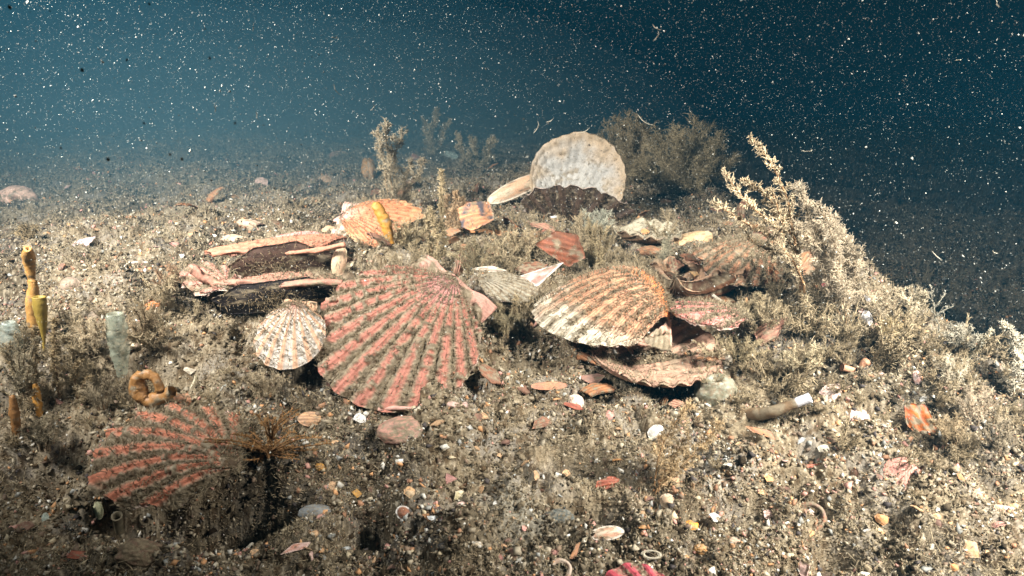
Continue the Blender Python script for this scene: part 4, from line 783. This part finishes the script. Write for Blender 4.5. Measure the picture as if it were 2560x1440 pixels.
# short tufts, many alike
def proto_tuft(seed):
    rs = np.random.RandomState(seed); st = []
    for i in range(9):
        a = rs.uniform(0, 6.28); l = rs.uniform(.5, 1.); e = np.array([math.cos(a)*l*.6, math.sin(a)*l*.6, l])
        st.append(np.linspace([0, 0, -.1], e, 8)+rs.normal(0, .02, (8, 3)))
    SS, FF = hyd_segs(st, .4, .11, .03, 420, .13, rs=rs, sub=2)
    Al = np.concatenate([SS, FF]); v, f, src = prisms(Al[:, :3], Al[:, 3:6], Al[:, 6], Al[:, 7], 3)
    c = np.array([.36, .29, .18])*(.6+.8*rs.uniform(0, 1, (len(Al), 1))); o = mesh_obj("hydroid_tuft", v, f, c[src], M_hyd)
    return o
def scatter(protos, n, clusters, size, label, cat, group, sink=.0, flat=False, rs=RS, smax=3.0):
    k = 0; P0 = [c[4] if len(c) > 4 else 1 for c in clusters]; P0 = np.array(P0)/sum(P0)
    used = set()
    while k < n:
        c = clusters[rs.choice(len(clusters), p=P0)]; x = rs.normal(c[0], c[2]); y = rs.normal(c[1], c[3])
        if y > 1435 or y < 380 or x < 0 or x > 2559: continue
        P = hit(x, y)
        if P[1] > 14: continue
        i = rs.randint(len(protos)); src = protos[i]; o = src if i not in used else src.copy()
        if i in used: COL.objects.link(o)
        used.add(i)
        s = size[0]*math.exp(rs.normal(0, size[1]))*(P[1]/4)**.35; s = min(s, size[0]*smax); n_ = gn(P[0], P[1])
        o.location = (P[0], P[1], Zat(P[0], P[1])+sink*s)
        q = Vector(n_ if not flat else norm(n_+rs.normal(0, .45, 3))).to_track_quat('Z', 'Y'); e = q.to_matrix().to_4x4()
        from mathutils import Matrix
        o.matrix_world = Matrix.Translation(o.location) @ e @ Matrix.Rotation(rs.uniform(0, 6.28), 4, 'Z') @ Matrix.Diagonal((s, s, s*rs.uniform(.8, 1.2), 1))
        tag(o, label, cat, group); k += 1
    for i, p in enumerate(protos):
        if i not in used: bpy.data.objects.remove(p)
scatter([proto_tuft(i) for i in range(7)], 210, [(1150, 620, 160, 40, 2), (1420, 640, 100, 50, 1.4), (200, 900, 130, 90, 2), (450, 760, 60, 40, .7), (2100, 880, 170, 90, 3), (2380, 1000, 110, 120, 2.4),
        (1900, 930, 120, 60, 1.2), (600, 990, 160, 50, 1), (900, 500, 160, 60, .8), (1300, 850, 70, 50, .6), (1900, 700, 60, 40, .6)], (.085, .3),
        "short fuzzy tan hydroid tuft rooted in the silt", "hydroid tuft", "short hydroid tufts rooted in the silt")
scatter([proto_tuft(i+20) for i in range(6)], 130, [(1180, 640, 120, 40, 2), (1400, 650, 110, 45, 2), (1020, 620, 60, 40, 1), (1880, 690, 60, 50, 1), (2000, 850, 90, 60, 1.6), (2250, 850, 110, 60, 1.4), (120, 960, 90, 80, 1.4), (330, 880, 60, 60, .8), (2420, 1020, 80, 90, 1), (1560, 640, 70, 30, .6)], (.15, .28),
        "tall wiry tan hydroid thicket crowding between the shells and on the mound's rims", "hydroid thicket", "wiry hydroid thickets")
# small chips one could count
def proto_chip(seed, c1, c2, **kw):
    V, F, C = plate(seed, 1, .72, c1=c1, c2=c2, nr=4, na=16, silt=0, **kw)
    return mesh_obj("shell_chip", V, F, C, M_grit, smooth=False)
prb = []
for j, (a, b) in enumerate([((.40, .18, .08), (.26, .12, .06)), ((.46, .24, .12), (.34, .17, .09)), ((.30, .14, .08), (.20, .10, .06)), ((.44, .22, .15), (.36, .2, .13))]):
    for q in range(3):
        V, F, C = plate(j*13+q*5+2, 1, .62, c1=a, c2=b, k=4+q, curv=.35, th=.09, ribs=6+q, ribamp=.045, silt=.35, nr=9, na=48); prb.append(mesh_obj("broken_scallop_plate", V, F, C, M_shell, smooth=True))
scatter(prb, 64, [(1150, 620, 110, 36, 2), (1420, 620, 90, 40, 2), (1760, 640, 90, 45, 3), (1880, 730, 60, 30, 1), (1000, 500, 120, 40, 1.2), (600, 560, 120, 40, .8), (1500, 960, 160, 50, 1.2), (1250, 560, 90, 25, 1)], (.095, .33),
        "broken orange brown scallop plate wedged in the fuzzy turf", "shell fragment", "broken orange brown scallop plates wedged in the turf", sink=.55, flat=True)
LOWER = [(1300, 1180, 480, 160, 3), (1900, 1200, 300, 140, 2.4), (500, 560, 260, 70, 1.2), (1100, 1050, 220, 60, 1), (2250, 1250, 170, 110, 1.4), (750, 1350, 250, 60, 1), (300, 650, 180, 60, .8), (2200, 850, 140, 80, .8)]
for (lb, gp, n, cols, sz) in [
    ("small white shell chip lying on the silt", "small white shell chips", 90, [((.56, .55, .50), (.45, .44, .40)), ((.50, .52, .50), (.38, .40, .38)), ((.54, .49, .38), None)], .022),
    ("small orange or tan shell chip lying on the silt", "small orange and tan shell chips", 100, [((.58, .3, .12), (.5, .3, .16)), ((.5, .32, .18), None), ((.62, .4, .22), (.5, .3, .16))], .028),
    ("small pink shell chip lying on the silt", "small pink shell chips", 60, [((.6, .32, .26), (.5, .24, .2)), ((.66, .45, .38), None)], .028),
    ("small dark brown shell chip lying on the silt", "small dark brown shell chips", 60, [((.14, .08, .06), (.2, .11, .08)), ((.22, .12, .08), None)], .030)]:
    pr = []
    for j, (a, b) in enumerate(cols):
        for q in range(3): pr.append(proto_chip(j*31+q*7+n, a, b, k=3+q+j % 2, curv=.15+.15*q, th=.12))
    scatter(pr, n, LOWER, (sz, .42), lb, "shell chip", gp, sink=.12, flat=True)
# ------------------------------------------------------------------ uncountable cover: grit, turf fuzz, drifting specks
def polar(n, r0, r1, a0, a1, rs):
    u = rs.uniform(0, 1, n); r = r0*(r1/r0)**(u**1.0); t = np.radians(rs.uniform(a0, a1, n)); return r*np.sin(t), r*np.cos(t), r
OCT = np.array([[1, 0, 0], [-1, 0, 0], [0, 1, 0], [0, -1, 0], [0, 0, 1], [0, 0, -1.]])
OF = np.array([[0, 2, 4], [2, 1, 4], [1, 3, 4], [3, 0, 4], [2, 0, 5], [1, 2, 5], [3, 1, 5], [0, 3, 5]])
def chips(n, P, s, col, rs, flat=(.35, 1)):
    m = len(OCT); V = OCT[None]+rs.normal(0, .28, (n, m, 3)); V = V*np.stack([rs.uniform(.6, 1.3, n), rs.uniform(.4, 1, n), rs.uniform(*flat, n)], 1)[:, None]
    q = norm(rs.normal(0, 1, (n, 4))); a, b, c, d = q.T
    Rm = np.stack([np.stack([1-2*(c*c+d*d), 2*(b*c-a*d), 2*(b*d+a*c)], -1), np.stack([2*(b*c+a*d), 1-2*(b*b+d*d), 2*(c*d-a*b)], -1), np.stack([2*(b*d-a*c), 2*(c*d+a*b), 1-2*(b*b+c*c)], -1)], 1)
    V = np.einsum('nij,nkj->nki', Rm, V)*s[:, None, None]+P[:, None]
    F = (np.arange(n)*m)[:, None, None]+OF[None]
    return V.reshape(-1, 3), F.reshape(-1, 3), np.repeat(col, m, 0)
def build_grit():
    rs = np.random.RandomState(3); n = 170000
    x, y, r = polar(n, 1.75, 11, -50, 50, rs); z = H(x, y)
    keep = fbm(x, y, f=3, o=2, seed=55)+rs.uniform(-.25, .25, n) > .40; x, y, z, r = x[keep], y[keep], z[keep], r[keep]; n = len(x)
    s = .0062*np.exp(rs.normal(0, .6, n))*(r/3)**.55; s = np.minimum(s, .022)
    pal = np.array([[.36, .31, .22], [.25, .21, .145], [.17, .12, .08], [.66, .63, .54], [.52, .28, .13], [.50, .27, .21], [.28, .28, .25], [.06, .05, .045], [.48, .40, .26], [.30, .16, .09]])
    i = rs.choice(len(pal), n, p=[.20, .17, .17, .07, .06, .05, .06, .10, .06, .06]); c = pal[i]*rs.uniform(.75, 1.25, (n, 1))
    v, f, c = chips(n, np.stack([x, y, z+s*.3], 1), s, c, rs)
    tag(mesh_obj("shell_grit", v, f, c, M_grit), "fine angular shell grit strewn over the whole seabed", None, None, "stuff")
build_grit()
def build_crumbs():
    rs = np.random.RandomState(13); n = 110000
    x, y, r = polar(n, 1.75, 13, -52, 52, rs); k = fbm(x, y, f=5, o=3, seed=57)+rs.uniform(-.2, .2, n) > .46; x, y, r = x[k], y[k], r[k]; n = len(x); z = H(x, y)
    s = .0085*np.exp(rs.normal(0, .45, n))*(r/3)**.5; s = np.minimum(s, .034)
    P = np.stack([x, y, z+s*.25], 1)
    c = silt_c(P)*rs.uniform(.5, 1.3, (n, 1)); d = rs.uniform(0, 1, n) < .25; c[d] *= .4; c = c*(1-.45*sst(.42, .66, fbm(x, y, z, f=1.6, o=2, seed=88)))[:, None]
    v, f, c = chips(n, P, s, c, rs, (.6, 1.1))
    tag(mesh_obj("silt_crumbs", v, f, c, M_silt), "soft brown crumbs of silt and faecal pellets heaped over the seabed", None, None, "stuff")
build_crumbs()
def build_turf():
    rs = np.random.RandomState(4); n = 720000
    x, y, r = polar(n, 1.75, 16, -52, 52, rs)
    m = fbm(x, y, f=2.2, o=3, seed=66)+.10*sst(3.2, 4.5, y)+.12*sst(.9, 2, x)*sst(2.8, 3.6, y)+rs.uniform(-.14, .14, n) > .50
    x, y, r = x[m], y[m], r[m]; z = H(x, y); n = len(x); P = np.stack([x, y, z-.004], 1)
    L = .020*np.exp(rs.normal(0, .45, n))*(r/3)**.5; w_ = .0016*(r/3)**.6*rs.uniform(.7, 1.6, n)
    D = norm(np.stack([rs.normal(0, .8, n), rs.normal(0, .8, n), rs.uniform(.1, 1.2, n)], 1)); Q = P+D*L[:, None]*.5; E = Q+norm(D+rs.normal(0, .6, (n, 3)))*L[:, None]*.5
    c = np.array([.34, .285, .185])*rs.uniform(.45, 1.45, (n, 1)); t = vn(x*5, y*5, seed=67)[:, None]; c = c*(1-.35*t)+np.array([.22, .14, .075])*.35*t
    v1, f1, s1 = prisms(P, Q, w_, w_*.9); v2, f2, s2 = prisms(Q, E, w_*.9, w_*.3)
    tag(mesh_obj("hydroid_turf", np.concatenate([v1, v2]), np.concatenate([f1, f2+len(v1)]), np.concatenate([c[s1], c[s2]]), M_hyd), "fine curly hydroid fuzz covering the silt", None, None, "stuff")
build_turf()
def build_snow():
    global OCT, OF
    OCT = np.array([[1, 1, 1], [-1, -1, 1], [-1, 1, -1], [1, -1, -1.]])*.8; OF = np.array([[0, 1, 3], [0, 2, 1], [0, 3, 2], [1, 2, 3]])
    rs = np.random.RandomState(5); n = 520000
    y = rs.uniform(0, 1, n)**.75*10.5+1.9; x = rs.uniform(-1, 1, n)*(y*.95+.8); z = rs.uniform(-.95, .62, n)*(y*.62+.5)
    g = H(x, y); k = (z > g+.03); x, y, z = x[k], y[k], z[k]; n = len(x)
    s = .00095*np.exp(rs.normal(0, .62, n))*(.6+.14*y); s = np.minimum(s, .0026*np.maximum(y, .9)**.9); s = np.minimum(s, .012)
    c = np.array([.70, .70, .60])*rs.uniform(.2, 1.1, (n, 1))**1.6
    v, f, c = chips(n, np.stack([x, y, z], 1), s, c, rs, (.5, 1.1))
    o = tag(mesh_obj("drifting_specks", v, f, c, M_snow), "pale specks of marine snow hanging in the dark water", None, None, "stuff")
build_snow()
for i, (x, y, l, a, yy) in enumerate([(1640, 90, 30, 60, 3), (1640, 68, 24, -40, 3), (1340, 318, 34, 65, 3.4), (1460, 325, 34, 20, 3.4), (1614, 300, 46, -35, 3.4), (635, 68, 20, 70, 2.6), (835, 92, 16, 10, 2.6), (842, 226, 30, -60, 3),
                                     (2020, 375, 26, 10, 3), (2345, 640, 30, -50, 3), (2490, 630, 22, -30, 2.8), (2395, 148, 18, 0, 2.6), (1375, 300, 22, 30, 3.2), (930, 268, 20, 60, 3), (535, 268, 28, 70, 2.6), (645, 290, 24, -70, 2.8), (2065, 590, 30, 60, 3), (2500, 5, 24, -60, 2.5)]):
    c, s = math.cos(math.radians(a)), math.sin(math.radians(a)); R_ = lambda p, q: ray(p, q)*(yy/ray(p, q)[1])
    pts = np.array([R_(x-c*l/2, y+s*l/2), R_(x-c*l*.15+s*l*.12, y+s*l*.15+c*l*.12), R_(x+c*l*.2+s*l*.1, y-s*l*.2+c*l*.1), R_(x+c*l/2-s*l*.08, y-s*l/2)]); pts[:, 1] += RS.uniform(-.02, .02, 4)
    V, F, C = sweep(spline(pts, 14), np.interp(np.linspace(0, 1, 14), [0, .3, .7, 1], [.0007, .0016, .0012, .0004])*yy/3, k=6, bump=.4, seed=i+1, c=(.6, .55, .42), silt=0)
    tag(mesh_obj("drifting_fibre", V, F, C, M_snow, None, pts[0]), "pale curled fibre drifting in the open water", "fibre", "pale curled fibres drifting in the water")
for i, (x, y, w_) in enumerate([(270, 398, 13), (455, 398, 11), (425, 386, 9), (360, 308, 9), (152, 370, 8), (205, 176, 13), (524, 146, 10), (24, 18, 14), (373, 10, 9), (588, 308, 9), (296, 578, 9), (38, 548, 9), (335, 510, 6), (115, 710, 7), (2357, 797, 6), (275, 440, 5), (400, 440, 5), (125, 28, 6)]):
    yy = 1.7+.1*(i % 3); P = ray(x, y)*(yy/ray(x, y)[1]); q = yy/FPX*w_/3.4
    V, F, C = blob(i+3, q, q*.9, q*1.15, (.10, .095, .05), (.05, .05, .03), rough=.5, silt=0, nu=12, nv=16)  # dark colour stands in for these near specks being unlit
    tag(mesh_obj("unlit_speck", V+P, F, C, M_snow, None, P, smooth=True), "speck floating close in the water, painted dark as unlit", "speck", "near specks in the water painted dark as unlit")
for o in bpy.data.objects:
    if o.name.startswith("silt_fuzz"): o["kind"] = "stuff"
